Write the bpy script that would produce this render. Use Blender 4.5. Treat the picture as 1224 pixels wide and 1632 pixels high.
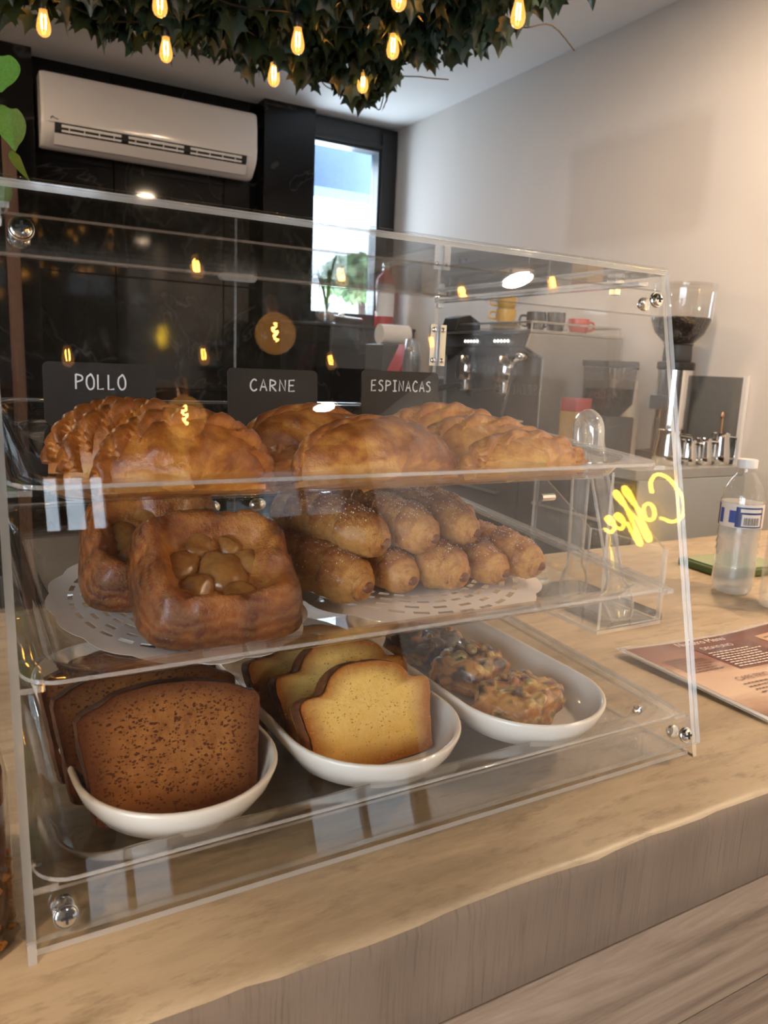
import bpy, bmesh, math, random
from mathutils import Vector, Matrix, noise
random.seed(7)
PI = math.pi
S = bpy.context.scene
COL = S.collection
for o in list(bpy.data.objects):
    bpy.data.objects.remove(o)

# ---------------------------------------------------------------- camera, world, light, exposure
cd = bpy.data.cameras.new('camera'); cam = bpy.data.objects.new('camera', cd); COL.objects.link(cam)
RM = Matrix(((0.86962578, 0.0565416, -0.4904631), (-0.49192015, 0.18377916, -0.85102279), (0.0420187, 0.98134004, 0.18763305)))
M4 = RM.to_4x4(); M4.translation = (-.5848, -.4215, .341); cam.matrix_world = M4
cd.sensor_fit = 'VERTICAL'; cd.sensor_height = 36.0; cd.lens = 1231.76 / 1632 * 36
cd.clip_start = .01; cd.clip_end = 100
cd.dof.use_dof = True; cd.dof.focus_distance = .68; cd.dof.aperture_fstop = 15
S.camera = cam
S.view_settings.view_transform = 'Standard'; S.view_settings.look = 'None'
S.view_settings.gamma = 1.0; S.view_settings.use_curve_mapping = False
S.view_settings.exposure = 0.60
cy = S.cycles
cy.transparent_max_bounces = 48; cy.max_bounces = 10; cy.diffuse_bounces = 4; cy.glossy_bounces = 6; cy.transmission_bounces = 8
cy.caustics_reflective = False; cy.caustics_refractive = False; cy.sample_clamp_indirect = 4.0
cy.use_denoising = True
w = bpy.data.worlds.new('world'); S.world = w; w.use_nodes = True
bg = w.node_tree.nodes['Background']; bg.inputs[0].default_value = (.80, .90, 1.0, 1); bg.inputs[1].default_value = 4.6

def area(name, loc, rot, sx, sy, power, col, shape='RECTANGLE'):
    l = bpy.data.lights.new(name, 'AREA'); l.shape = shape; l.size = sx
    if shape == 'RECTANGLE': l.size_y = sy
    l.energy = power; l.color = col
    o = bpy.data.objects.new(name, l); COL.objects.link(o); o.location = loc; o.rotation_euler = rot
    return o
# daylight outside the back window; fill lamp added at the unseen left window
DAY = (.80, .90, 1.0)
area('daylight_back', (1.62, 4.42, 1.15), (-PI/2, 0, 0), .43, .95, 16, DAY)
area('fill_left', (-3.12, -2.2, .35), (PI/2, 0, -PI/2), 3.1, 2.3, 60, (.92, .95, 1.0))

# ---------------------------------------------------------------- helpers
def link(name, me, parent=None):
    o = bpy.data.objects.new(name, me); COL.objects.link(o)
    if parent is not None: o.parent = parent
    return o
def thing(name, label, cat, loc=(0, 0, 0), rot=(0, 0, 0), group=None):
    o = bpy.data.objects.new(name, None); COL.objects.link(o); o.empty_display_size = .05
    o.location = loc; o.rotation_euler = rot; o['label'] = label; o['category'] = cat
    if group: o['group'] = group
    return o
def tag(o, label, cat, group=None):
    o['label'] = label; o['category'] = cat
    if group: o['group'] = group
    return o
def struct(o, label=None):
    o['kind'] = 'structure'
    if label: o['label'] = label
    return o

class MB:
    def __init__(s): s.v = []; s.f = []; s.m = []; s.att = {}
    def add(s, vs, fs, mi=0, at=None):
        n = len(s.v); s.v += [tuple(p) for p in vs]
        for k, f in enumerate(fs):
            s.f.append([i + n for i in f]); s.m.append(mi if isinstance(mi, int) else mi[k])
        if at is not None:
            for i, a in enumerate(at): s.att[n + i] = a
        return s
    def box(s, x0, x1, y0, y1, z0, z1, mi=0, M=None):
        vs = [Vector(p) for p in ((x0, y0, z0), (x1, y0, z0), (x1, y1, z0), (x0, y1, z0), (x0, y0, z1), (x1, y0, z1), (x1, y1, z1), (x0, y1, z1))]
        if M is not None: vs = [M @ p for p in vs]
        return s.add(vs, [(0, 3, 2, 1), (4, 5, 6, 7), (0, 1, 5, 4), (1, 2, 6, 5), (2, 3, 7, 6), (3, 0, 4, 7)], mi)
    def prism(s, poly, off, m0=0, m1=0):
        n = len(poly); off = Vector(off); a = [Vector(p) for p in poly]; b = [p + off for p in a]
        s.add(a + b, [list(range(n))[::-1], list(range(n, 2 * n))] + [(i, (i + 1) % n, n + (i + 1) % n, n + i) for i in range(n)], [m0, m0] + [m1] * n)
        return s
    def loft(s, loops, mi=0, cap0=True, cap1=True, mis=None, at=None):
        n = len(loops[0]); vs = [p for L in loops for p in L]; fs = []; ms = []
        for k in range(len(loops) - 1):
            for i in range(n):
                fs.append((k * n + i, k * n + (i + 1) % n, (k + 1) * n + (i + 1) % n, (k + 1) * n + i)); ms.append(mis[k] if mis else mi)
        if cap0: fs.append(list(range(n))[::-1]); ms.append(mis[0] if mis else mi)
        if cap1: fs.append([(len(loops) - 1) * n + i for i in range(n)]); ms.append(mis[-1] if mis else mi)
        return s.add(vs, fs, ms, at)
    def lathe(s, prof, n=32, c=(0, 0, 0), mi=0, cap0=True, cap1=True, mod=None):
        L = []
        for r, z in prof:
            L.append([(c[0] + r * math.cos(2 * PI * i / n) * (mod(2 * PI * i / n, z) if mod else 1), c[1] + r * math.sin(2 * PI * i / n) * (mod(2 * PI * i / n, z) if mod else 1), c[2] + z) for i in range(n)])
        return s.loft(L, mi, cap0, cap1)
    def tube(s, pts, r, n=8, mi=0, closed=False, cap=True):
        pts = [Vector(p) for p in pts]; L = []; N = len(pts); up = None
        for i, p in enumerate(pts):
            t = (pts[(i + 1) % N] - pts[i - 1]) if (closed or 0 < i < N - 1) else (pts[1] - pts[0] if i == 0 else pts[-1] - pts[-2])
            if t.length < 1e-9: t = Vector((0, 0, 1))
            t.normalize()
            if up is None:
                up = Vector((0, 0, 1)) if abs(t.z) < .9 else Vector((1, 0, 0))
            a = up - t * up.dot(t)
            if a.length < 1e-6: a = t.orthogonal()
            a.normalize(); b = t.cross(a); up = a
            rr = r(i / (N - 1)) if callable(r) else r
            L.append([p + a * rr * math.cos(2 * PI * k / n) + b * rr * math.sin(2 * PI * k / n) for k in range(n)])
        if closed: L.append(L[0])
        return s.loft(L, mi, cap and not closed, cap and not closed)
    def ell(s, c, rx, ry, rz, n=12, m=8, mi=0, M=None):
        vs = [Vector((0, 0, -rz))]; fs = []
        for j in range(1, m):
            p = PI * j / m - PI / 2
            for i in range(n):
                vs.append(Vector((rx * math.cos(p) * math.cos(2 * PI * i / n), ry * math.cos(p) * math.sin(2 * PI * i / n), rz * math.sin(p))))
        vs.append(Vector((0, 0, rz)))
        for i in range(n):
            fs.append((0, 1 + (i + 1) % n, 1 + i)); fs.append((len(vs) - 1, 1 + (m - 2) * n + i, 1 + (m - 2) * n + (i + 1) % n))
            for j in range(m - 2):
                a = 1 + j * n; fs.append((a + i, a + (i + 1) % n, a + n + (i + 1) % n, a + n + i))
        if M is not None: vs = [M @ v for v in vs]
        return s.add([v + Vector(c) for v in vs], fs, mi)
    def mesh(s, name, mats, smooth=False, attr=None):
        me = bpy.data.meshes.new(name); me.from_pydata(s.v, [], s.f)
        for m in (mats if isinstance(mats, (list, tuple)) else [mats]): me.materials.append(m)
        me.polygons.foreach_set('material_index', s.m)
        if smooth: me.polygons.foreach_set('use_smooth', [True] * len(s.f))
        if s.att:
            a = me.attributes.new('bake', 'FLOAT', 'POINT')
            for i, x in s.att.items(): a.data[i].value = x
        me.update(); return me
    def build(s, name, mats, parent=None, smooth=False, bevel=0, loc=None, seg=2, sharp=None):
        o = link(name, s.mesh(name, mats, smooth or bevel > 0), parent)
        if bevel:
            b = o.modifiers.new('bevel', 'BEVEL'); b.width = bevel; b.segments = seg; b.limit_method = 'ANGLE'; b.harden_normals = True
        elif smooth:
            o.data.set_sharp_from_angle(angle=math.radians(sharp or 40))
        if loc is not None: o.location = loc
        return o

def catmull(p, k=6, closed=False):
    p = [Vector(q) for q in p]; n = len(p); out = []
    for i in range(n if closed else n - 1):
        a, b, c, d = (p[(i - 1) % n], p[i], p[(i + 1) % n], p[(i + 2) % n]) if closed else (p[max(i - 1, 0)], p[i], p[i + 1], p[min(i + 2, n - 1)])
        for j in range(k):
            t = j / k
            out.append(.5 * ((2 * b) + (c - a) * t + (2 * a - 5 * b + 4 * c - d) * t * t + (3 * b - a - 3 * c + d) * t ** 3))
    if not closed: out.append(p[-1])
    return out
def rrect(cx, cy, w, h, r, n=6, z=0):
    r = max(min(r, w / 2, h / 2), 1e-4); out = []
    for qx, qy, a0 in ((1, 1, 0), (-1, 1, PI / 2), (-1, -1, PI), (1, -1, 3 * PI / 2)):
        for k in range(n + 1):
            a = a0 + k / n * PI / 2
            out.append((cx + qx * (w / 2 - r) + r * math.cos(a), cy + qy * (h / 2 - r) + r * math.sin(a), z))
    return out
def copy_tree(o, parent=None):
    c = o.copy(); COL.objects.link(c); c.parent = parent
    for ch in list(o.children): copy_tree(ch, c)
    return c
def fb(x, y, z, sc=1.0, oct=3):
    return noise.fractal(Vector((x, y, z)) * sc, 1.0, 2.0, oct)

# ---------------------------------------------------------------- materials
class NT:
    def __init__(s, name):
        s.m = bpy.data.materials.new(name); s.m.use_nodes = True; s.t = s.m.node_tree; s.n = s.t.nodes; s.p = s.n['Principled BSDF']; s.out = s.n['Material Output']
    def new(s, typ, **kw):
        n = s.n.new(typ)
        for k, v in kw.items():
            if k in n.inputs.keys(): n.inputs[k].default_value = v
            else: setattr(n, k, v)
        return n
    def l(s, a, b): s.t.links.new(a, b)
    def coord(s, scale=(1, 1, 1), kind='Object'):
        tc = s.new('ShaderNodeTexCoord'); mp = s.new('ShaderNodeMapping'); mp.inputs['Scale'].default_value = scale
        s.l(tc.outputs[kind], mp.inputs['Vector']); return mp.outputs[0]
    def ramp(s, fac, stops):
        r = s.new('ShaderNodeValToRGB'); e = r.color_ramp.elements
        while len(e) < len(stops): e.new(.5)
        for i, (p, c) in enumerate(stops): e[i].position = p; e[i].color = (*c, 1) if len(c) == 3 else c
        s.l(fac, r.inputs[0]); return r.outputs[0]
    def noise(s, vec, sc, det=5, rough=.55, dist=0):
        n = s.new('ShaderNodeTexNoise'); n.inputs['Scale'].default_value = sc; n.inputs['Detail'].default_value = det; n.inputs['Roughness'].default_value = rough; n.inputs['Distortion'].default_value = dist
        s.l(vec, n.inputs['Vector']); return n.outputs['Fac']
    def voro(s, vec, sc, feat='F1', out='Distance'):
        n = s.new('ShaderNodeTexVoronoi'); n.feature = feat; n.inputs['Scale'].default_value = sc; s.l(vec, n.inputs['Vector']); return n.outputs[out]
    def mix(s, fac, a, b, mode='MIX'):
        n = s.new('ShaderNodeMix'); n.data_type = 'RGBA'; n.blend_type = mode
        for sock, v in ((n.inputs[0], fac), (n.inputs[6], a), (n.inputs[7], b)):
            if hasattr(v, 'default_value') or hasattr(v, 'is_linked'): s.l(v, sock)
            else: sock.default_value = v if isinstance(v, (int, float)) else ((*v, 1) if len(v) == 3 else v)
        return n.outputs[2]
    def math(s, op, a, b=0):
        n = s.new('ShaderNodeMath'); n.operation = op
        for k, v in enumerate((a, b)):
            if isinstance(v, (int, float)): n.inputs[k].default_value = v
            else: s.l(v, n.inputs[k])
        return n.outputs[0]
    def bump(s, h, st=.3, d=.01):
        b = s.new('ShaderNodeBump'); b.inputs['Strength'].default_value = st; b.inputs['Distance'].default_value = d; s.l(h, b.inputs['Height']); s.l(b.outputs[0], s.p.inputs['Normal'])
    def col(s, c):
        if isinstance(c, (tuple, list)): s.p.inputs['Base Color'].default_value = (*c, 1)
        else: s.l(c, s.p.inputs['Base Color'])
    def set(s, **kw):
        for k, v in kw.items(): s.p.inputs[k.replace('_', ' ')].default_value = v
        return s
def plain(name, c, rough=.5, metal=0, var=.08, sc=8, bump=0, coat=0, spec=.5):
    t = NT(name); t.set(Roughness=rough, Metallic=metal); t.p.inputs['Coat Weight'].default_value = coat; t.p.inputs['Specular IOR Level'].default_value = spec
    f = t.noise(t.coord(), sc)
    t.col(t.mix(f, tuple(x * (1 - var) for x in c), tuple(min(1, x * (1 + var)) for x in c)))
    if bump: t.bump(f, bump, .004)
    return t.m
def thin_clear(name, tint=(1, 1, 1), f0=.04, rough=.0, haze=0, glossy=(1, 1, 1), hazecol=(.9, .9, .9), gmax=1.0, fleck=0):
    """clear sheet: lets light straight through, mirrors by Schlick's law, optional milky share"""
    t = NT(name); t.n.remove(t.p)
    tr = t.new('ShaderNodeBsdfTransparent'); tr.inputs[0].default_value = (*tint, 1)
    gl = t.new('ShaderNodeBsdfGlossy'); gl.inputs['Color'].default_value = (*glossy, 1); gl.inputs['Roughness'].default_value = rough
    lw = t.new('ShaderNodeLayerWeight'); lw.inputs[0].default_value = .5
    p5 = t.math('POWER', lw.outputs['Facing'], 5); F = t.math('ADD', t.math('MULTIPLY', p5, (1 - f0) * gmax), f0)
    mx = t.new('ShaderNodeMixShader'); t.l(F, mx.inputs[0]); t.l(gl.outputs[0], mx.inputs[2])
    if haze:
        d = t.new('ShaderNodeBsdfDiffuse'); d.inputs[0].default_value = (*hazecol, 1)
        m2 = t.new('ShaderNodeMixShader'); t.l(tr.outputs[0], m2.inputs[1]); t.l(d.outputs[0], m2.inputs[2])
        if fleck:
            f = t.noise(t.coord(), fleck, 4, .6); t.l(t.math('MULTIPLY', f, 2 * haze), m2.inputs[0])
        else: m2.inputs[0].default_value = haze
        t.l(m2.outputs[0], mx.inputs[1])
    else: t.l(tr.outputs[0], mx.inputs[1])
    t.l(mx.outputs[0], t.out.inputs[0]); return t.m
def emit(name, c, st):
    t = NT(name); t.col((0, 0, 0)); f = t.noise(t.coord(), 30)
    t.l(t.mix(f, tuple(x * .96 for x in c), c), t.p.inputs['Emission Color']); t.p.inputs['Emission Strength'].default_value = st; return t.m

ACR = thin_clear('clear acrylic sheet', (.99, .99, .985), .034)
EDGE = thin_clear('polished acrylic edge', (.95, .95, .93), .16, .08, .34, hazecol=(.95, .91, .86))  # milky share stands in for light piped to the edges
TRAY = thin_clear('clear moulded tray plastic', (.975, .975, .97), .07, .02)
TEDGE = thin_clear('clear tray rim', (.95, .95, .94), .22, .05, .30, hazecol=(.95, .93, .90))  # milky share paints in the bright rim lines
TONG = thin_clear('clear tong plastic', (.95, .955, .95), .10, .03)
GLASS = thin_clear('window glass', (.96, .98, 1.0), .05)
CLEAR = thin_clear('clear bottle plastic', (.965, .97, .97), .07, .02)
STEEL = plain('brushed steel', (.62, .61, .60), .28, 1, .1, 30)
CHROME = plain('chrome', (.8, .79, .77), .12, 1, .04, 10)
DSTEEL = plain('grey steel panel', (.42, .42, .41), .36, .85, .08, 6)
BLACKP = plain('black plastic', (.016, .016, .017), .38, 0, .2, 20)
DARKP = plain('dark grey plastic', (.05, .05, .05), .45, 0, .2, 20)
WHITEP = plain('white plastic', (.80, .78, .75), .35, 0, .03, 10)
RUBBER = plain('black rubber', (.02, .02, .02), .7)
CERAM = plain('off white stoneware', (.86, .79, .69), .16, 0, .03, 14, 0, .4)
REDP = plain('red enamel', (.55, .02, .025), .3, 0, .1, 12)

def m_wall():
    t = NT('white wall paint'); v = t.coord()
    f = t.noise(v, 1.3, 4); c = t.mix(f, (.70, .65, .60), (.77, .72, .67))
    # a tan rectangle, slightly darker, with soft ends
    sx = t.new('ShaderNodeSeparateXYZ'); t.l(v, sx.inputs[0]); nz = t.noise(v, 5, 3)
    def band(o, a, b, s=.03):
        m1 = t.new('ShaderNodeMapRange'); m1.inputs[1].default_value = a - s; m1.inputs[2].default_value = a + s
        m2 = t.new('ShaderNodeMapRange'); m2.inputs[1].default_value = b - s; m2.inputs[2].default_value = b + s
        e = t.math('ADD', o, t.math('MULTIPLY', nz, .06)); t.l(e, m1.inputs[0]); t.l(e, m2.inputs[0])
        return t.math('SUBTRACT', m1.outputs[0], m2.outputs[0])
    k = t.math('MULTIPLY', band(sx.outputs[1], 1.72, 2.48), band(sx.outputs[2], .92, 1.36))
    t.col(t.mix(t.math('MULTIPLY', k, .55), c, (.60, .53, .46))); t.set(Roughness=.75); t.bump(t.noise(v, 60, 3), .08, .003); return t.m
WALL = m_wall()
CEIL = plain('white ceiling paint', (.76, .75, .73), .85, 0, .02, 3, .05)
def m_marble():
    t = NT('black marble tile'); v = t.coord((1, 1, 1), 'Object')
    oi = t.new('ShaderNodeObjectInfo'); ad = t.new('ShaderNodeVectorMath'); ad.operation = 'ADD'; t.l(v, ad.inputs[0])
    cx = t.new('ShaderNodeCombineXYZ'); t.l(t.math('MULTIPLY', oi.outputs['Random'], 37), cx.inputs[0]); t.l(cx.outputs[0], ad.inputs[1])
    n = t.noise(ad.outputs[0], 1.3, 4, .5, 1.2); vein = t.math('ABSOLUTE', t.math('SUBTRACT', n, .5))
    t.col(t.ramp(vein, [(0, (.05, .048, .046)), (.003, (.014, .014, .014)), (.012, (.007, .007, .0075)), (1, (.005, .005, .006))])); t.set(Roughness=.06); t.p.inputs['Specular IOR Level'].default_value = .32; return t.m
MARB = m_marble()
GROUT = plain('dark tile grout', (.02, .02, .02), .8)
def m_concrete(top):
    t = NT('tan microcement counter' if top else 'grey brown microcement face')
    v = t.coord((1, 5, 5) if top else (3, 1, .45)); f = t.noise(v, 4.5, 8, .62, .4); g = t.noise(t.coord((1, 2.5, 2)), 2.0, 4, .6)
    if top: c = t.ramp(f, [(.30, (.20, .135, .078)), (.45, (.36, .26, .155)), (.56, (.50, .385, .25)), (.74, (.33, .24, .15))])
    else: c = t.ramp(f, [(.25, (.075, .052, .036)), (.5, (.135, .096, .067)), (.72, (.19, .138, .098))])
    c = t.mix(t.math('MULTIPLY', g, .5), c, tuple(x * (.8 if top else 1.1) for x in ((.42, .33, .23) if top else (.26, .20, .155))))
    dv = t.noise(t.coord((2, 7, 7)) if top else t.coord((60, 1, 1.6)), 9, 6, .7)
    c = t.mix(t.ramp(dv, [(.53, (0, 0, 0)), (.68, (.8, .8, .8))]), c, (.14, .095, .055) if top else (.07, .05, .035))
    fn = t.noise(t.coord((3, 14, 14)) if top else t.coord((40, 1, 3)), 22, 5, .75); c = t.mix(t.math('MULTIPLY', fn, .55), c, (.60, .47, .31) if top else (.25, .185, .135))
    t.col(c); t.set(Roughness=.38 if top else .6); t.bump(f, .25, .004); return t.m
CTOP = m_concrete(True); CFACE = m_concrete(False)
def m_wood(name, a, b, c, ax=(.8, 12, 12), rough=.55):
    t = NT(name); v = t.coord(ax); oi = t.new('ShaderNodeObjectInfo'); ad = t.new('ShaderNodeVectorMath'); ad.operation = 'ADD'; t.l(v, ad.inputs[0])
    cx = t.new('ShaderNodeCombineXYZ'); t.l(t.math('MULTIPLY', oi.outputs['Random'], 23), cx.inputs[0]); t.l(cx.outputs[0], ad.inputs[1])
    f = t.noise(ad.outputs[0], 2.6, 9, .68, .9)
    t.col(t.ramp(f, [(.28, a), (.5, b), (.72, c)])); t.set(Roughness=rough); t.bump(f, .3, .003); return t.m
PLANK = m_wood('greyed oak plank', (.10, .07, .05), (.27, .20, .145), (.42, .33, .255))
DWOOD = m_wood('dark stained wood', (.02, .012, .008), (.045, .028, .018), (.07, .045, .03))
FLOOR = m_wood('floor plank', (.10, .075, .055), (.18, .14, .105), (.24, .19, .145), (1, 9, 1))

def m_pastry(name, stops, sc=40, gloss=.38, bump=.35, coat=.14, spots=None, bakew=.55, layers=0, fine=0):
    """baked dough: the 'bake' attribute browns ridges, noise mottles it"""
    t = NT(name); v = t.coord(); at = t.new('ShaderNodeAttribute'); at.attribute_name = 'bake'
    n = t.noise(v, sc, 6, .6); n2 = t.noise(v, sc * 4, 4, .6)
    f = t.math('ADD', t.math('MULTIPLY', at.outputs['Fac'], bakew), t.math('ADD', t.math('MULTIPLY', n, .62), t.math('MULTIPLY', n2, .22)))
    f = t.math('SUBTRACT', f, .06); f = t.math('ADD', t.math('MULTIPLY', t.math('SUBTRACT', f, .45), 1.1), .42)
    c = t.ramp(f, stops)
    if spots:
        s = t.noise(v, spots[0], 3, .5); c = t.mix(t.ramp(s, [(spots[1], (0, 0, 0)), (spots[1] + .08, (1, 1, 1))]), c, spots[2])
    t.col(c); t.set(Roughness=gloss); t.p.inputs['Coat Weight'].default_value = coat; t.p.inputs['Coat Roughness'].default_value = .25
    t.p.inputs['Subsurface Weight'].default_value = .08; t.p.inputs['Subsurface Radius'].default_value = (.006, .003, .0015)
    hgt = t.math('ADD', n, t.math('MULTIPLY', n2, .5))
    if layers:
        wv = t.new('ShaderNodeTexWave'); wv.bands_direction = 'Z'; wv.inputs['Scale'].default_value = layers; wv.inputs['Distortion'].default_value = 5; wv.inputs['Detail'].default_value = 3; wv.inputs['Detail Scale'].default_value = 2.5; t.l(v, wv.inputs['Vector'])
        hgt = t.math('ADD', hgt, t.math('MULTIPLY', wv.outputs['Fac'], .22)); t.col(t.mix(t.math('MULTIPLY', wv.outputs['Fac'], .13), c, (.75, .42, .13)))
    if fine: hgt = t.math('ADD', hgt, t.math('MULTIPLY', t.noise(v, fine, 3, .7), 1.6))
    t.bump(hgt, bump, .002); return t.m
D_POL = m_pastry('golden baked dough', [(.20, (0.811, 0.408, 0.1008)), (.40, (0.645, 0.247, 0.0396)), (.60, (0.416, 0.119, 0.0144)), (.85, (0.156, 0.038, 0.0058))], 34, fine=300)
D_CAR = m_pastry('browned baked dough', [(.20, (0.832, 0.456, 0.1440)), (.40, (0.645, 0.275, 0.0576)), (.58, (0.374, 0.114, 0.0202)), (.85, (0.114, 0.030, 0.0072))], 24, fine=300)
D_ESP = m_pastry('pale baked dough', [(.20, (0.884, 0.513, 0.1512)), (.45, (0.728, 0.342, 0.0720)), (.66, (0.478, 0.171, 0.0288)), (.92, (0.229, 0.067, 0.0115))], 32, fine=300)
D_DAN = m_pastry('glazed laminated pastry', [(.12, (0.811, 0.399, 0.0936)), (.34, (0.624, 0.237, 0.0360)), (.55, (0.343, 0.085, 0.0086)), (.85, (0.104, 0.021, 0.0029))], 26, .24, .7, .5, layers=38, fine=420)
D_ROL = m_pastry('sugared flaky dough', [(.15, (0.853, 0.494, 0.1728)), (.4, (0.686, 0.314, 0.0792)), (.62, (0.385, 0.119, 0.0216)), (.9, (0.125, 0.033, 0.0072))], 44, .36, 1.0, .3, layers=40, fine=520)
D_FIL = m_pastry('baked apple', [(.2, (.55, .30, .08)), (.5, (.42, .19, .045)), (.8, (.22, .08, .02))], 60, .2, .2, .8)
D_CHEESE = m_pastry('browned filling', [(.2, (.45, .18, .05)), (.5, (.26, .085, .025)), (.8, (.10, .03, .012))], 90, .35)
def m_crumb(name, c0, c1, edge, pore, psc, pth):
    t = NT(name); v = t.coord(); at = t.new('ShaderNodeAttribute'); at.attribute_name = 'bake'
    n = t.noise(v, 70, 7, .72); c = t.mix(t.ramp(n, [(.36, (0, 0, 0)), (.64, (1, 1, 1))]), c0, c1)
    e = t.math('ADD', at.outputs['Fac'], t.math('MULTIPLY', t.math('SUBTRACT', n, .5), .35))
    c = t.mix(t.ramp(e, [(.62, (0, 0, 0)), (.97, (1, 1, 1))]), c, edge)
    dn = t.new('ShaderNodeTexNoise'); dn.inputs['Scale'].default_value = 160; t.l(v, dn.inputs['Vector']); va_ = t.new('ShaderNodeVectorMath'); va_.operation = 'MULTIPLY_ADD'; t.l(dn.outputs['Color'], va_.inputs[0]); va_.inputs[1].default_value = (.006, .006, .006); t.l(t.coord((1, 1, 1.5)), va_.inputs[2])
    vn = t.new('ShaderNodeTexVoronoi'); vn.inputs['Scale'].default_value = psc; t.l(va_.outputs[0], vn.inputs['Vector']); sc_ = t.new('ShaderNodeSeparateColor'); t.l(vn.outputs['Color'], sc_.inputs[0])
    pr = t.math('SUBTRACT', t.math('MULTIPLY', t.math('POWER', sc_.outputs[0], 2.2), pth), vn.outputs['Distance']); pf = t.ramp(t.math('ADD', pr, .5), [(.46, (0, 0, 0)), (.58, (1, 1, 1))])
    c = t.mix(pf, c, pore); t.col(c); t.set(Roughness=.8); t.p.inputs['Specular IOR Level'].default_value = .2
    t.bump(t.math('SUBTRACT', t.noise(v, 220, 4, .7), t.math('MULTIPLY', pf, 1.2)), .5, .0025); return t.m
C_BAN = m_crumb('banana bread crumb', (.24, .088, .020), (.40, .165, .042), (.12, .035, .010), (.10, .028, .008), 430, .74)
C_VAN = m_crumb('yellow cake crumb', (.84, .52, .13), (.90, .61, .20), (.38, .13, .025), (.58, .30, .07), 420, .42)
K_BAN = m_pastry('dark banana bread crust', [(.2, (.20, .07, .02)), (.5, (.12, .038, .012)), (.8, (.04, .013, .006))], 60, .55, .6, .05)
K_VAN = m_pastry('brown cake crust', [(.2, (.42, .17, .045)), (.5, (.24, .08, .02)), (.8, (.08, .024, .01))], 60, .55, .4, .05)
def m_frit():
    t = NT('browned vegetable bake'); v = t.coord(); at = t.new('ShaderNodeAttribute'); at.attribute_name = 'bake'
    dn = t.new('ShaderNodeTexNoise'); dn.inputs['Scale'].default_value = 90; t.l(v, dn.inputs['Vector']); va_ = t.new('ShaderNodeVectorMath'); va_.operation = 'MULTIPLY_ADD'; t.l(dn.outputs['Color'], va_.inputs[0]); va_.inputs[1].default_value = (.012, .012, .012); t.l(v, va_.inputs[2]); ce = t.voro(va_.outputs[0], 70, 'SMOOTH_F1', 'Color'); sp = t.new('ShaderNodeSeparateColor'); t.l(ce, sp.inputs[0])
    c = t.ramp(sp.outputs[0], [(.1, (.52, .25, .06)), (.3, (.40, .15, .03)), (.5, (.66, .40, .12)), (.66, (.30, .24, .05)), (.75, (.42, .15, .03)), (.95, (.16, .05, .02))])
    n = t.noise(v, 50, 5, .65); f = t.math('ADD', t.math('MULTIPLY', at.outputs['Fac'], .6), t.math('MULTIPLY', n, .7))
    c = t.mix(t.ramp(f, [(.46, (0, 0, 0)), (.66, (1, 1, 1))]), c, (.05, .02, .01)); t.col(c); t.set(Roughness=.35)
    t.p.inputs['Coat Weight'].default_value = .4; t.bump(t.math('SUBTRACT', n, t.voro(v, 95)), .6, .004); return t.m
FRIT = m_frit()
PAPER = plain('white doily paper', (.86, .82, .78), .8, 0, .03, 40)
SLATE = plain('chalkboard', (.022, .018, .016), .55, 0, .25, 30)
CHALK = plain('chalk marker', (.85, .84, .82), .7, 0, .05, 60)
FILAMENT = emit('glowing filament', (1.0, .50, .13), 85)
LED = emit('downlight diffuser', (1.0, .97, .92), 28)
NEON = emit('yellow neon tube', (1.0, .62, .05), 26)
def m_bulb(name, tint, st):
    m = thin_clear(name, tint, .06); nt = m.node_tree; o = nt.nodes['Material Output']; src = o.inputs[0].links[0].from_socket
    e = nt.nodes.new('ShaderNodeEmission'); e.inputs[0].default_value = (1, .46, .11, 1); e.inputs[1].default_value = st
    a = nt.nodes.new('ShaderNodeAddShader'); nt.links.new(src, a.inputs[0]); nt.links.new(e.outputs[0], a.inputs[1]); nt.links.new(a.outputs[0], o.inputs[0]); return m
BULB = m_bulb('lit amber bulb glass', (1, .80, .46), .5)
GLOBE = m_bulb('lit amber globe glass', (.97, .80, .58), .6)
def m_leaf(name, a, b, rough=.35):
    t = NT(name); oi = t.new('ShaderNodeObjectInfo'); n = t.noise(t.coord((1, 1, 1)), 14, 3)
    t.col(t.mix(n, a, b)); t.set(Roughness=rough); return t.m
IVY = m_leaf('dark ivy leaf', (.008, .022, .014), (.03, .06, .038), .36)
POTH = m_leaf('bright pothos leaf', (.07, .19, .025), (.20, .40, .07), .35)
STEM = plain('brown stem', (.06, .045, .025), .7)
CORD = plain('black cord', (.012, .012, .012), .5)

# ---------------------------------------------------------------- the room
XW, YB, ZC, ZF = 1.975, 4.10, 1.765, -1.02
struct(MB().box(-3.1, XW, -4.1, YB, ZF - .05, ZF).build('floor', FLOOR))
struct(MB().box(-3.1, XW + .1, -.6, YB + .15, ZC, ZC + .1).build('ceiling', CEIL))
struct(MB().box(-3.1, XW + .1, -4.2, -.6, ZC, ZC + .1).build('ceiling_front', plain('charcoal ceiling paint', (.05, .048, .046), .8)))  # unseen front half, coloured dark to weaken reflections in the case
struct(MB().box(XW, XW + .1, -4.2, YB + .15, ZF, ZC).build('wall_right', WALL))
WIN = (1.39, 1.965, .57, 1.755)
b = MB(); b.box(-3.1, WIN[0], YB + .012, YB + .15, ZF, ZC); b.box(WIN[0], XW, YB + .012, YB + .15, ZF, WIN[2])
wb = struct(b.build('wall_back', GROUT))
tile = MB().box(-.298, .298, -.006, .006, -.298, .298).mesh('tile', MARB)
def tile_obj(x, z, y=YB + .004, sx=1, sz=1):
    o = link('tile', tile, wb); o.location = (x, y, z); o.scale = (sx, 1, sz); bv = o.modifiers.new('bevel', 'BEVEL'); bv.width = .002; bv.segments = 1
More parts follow.
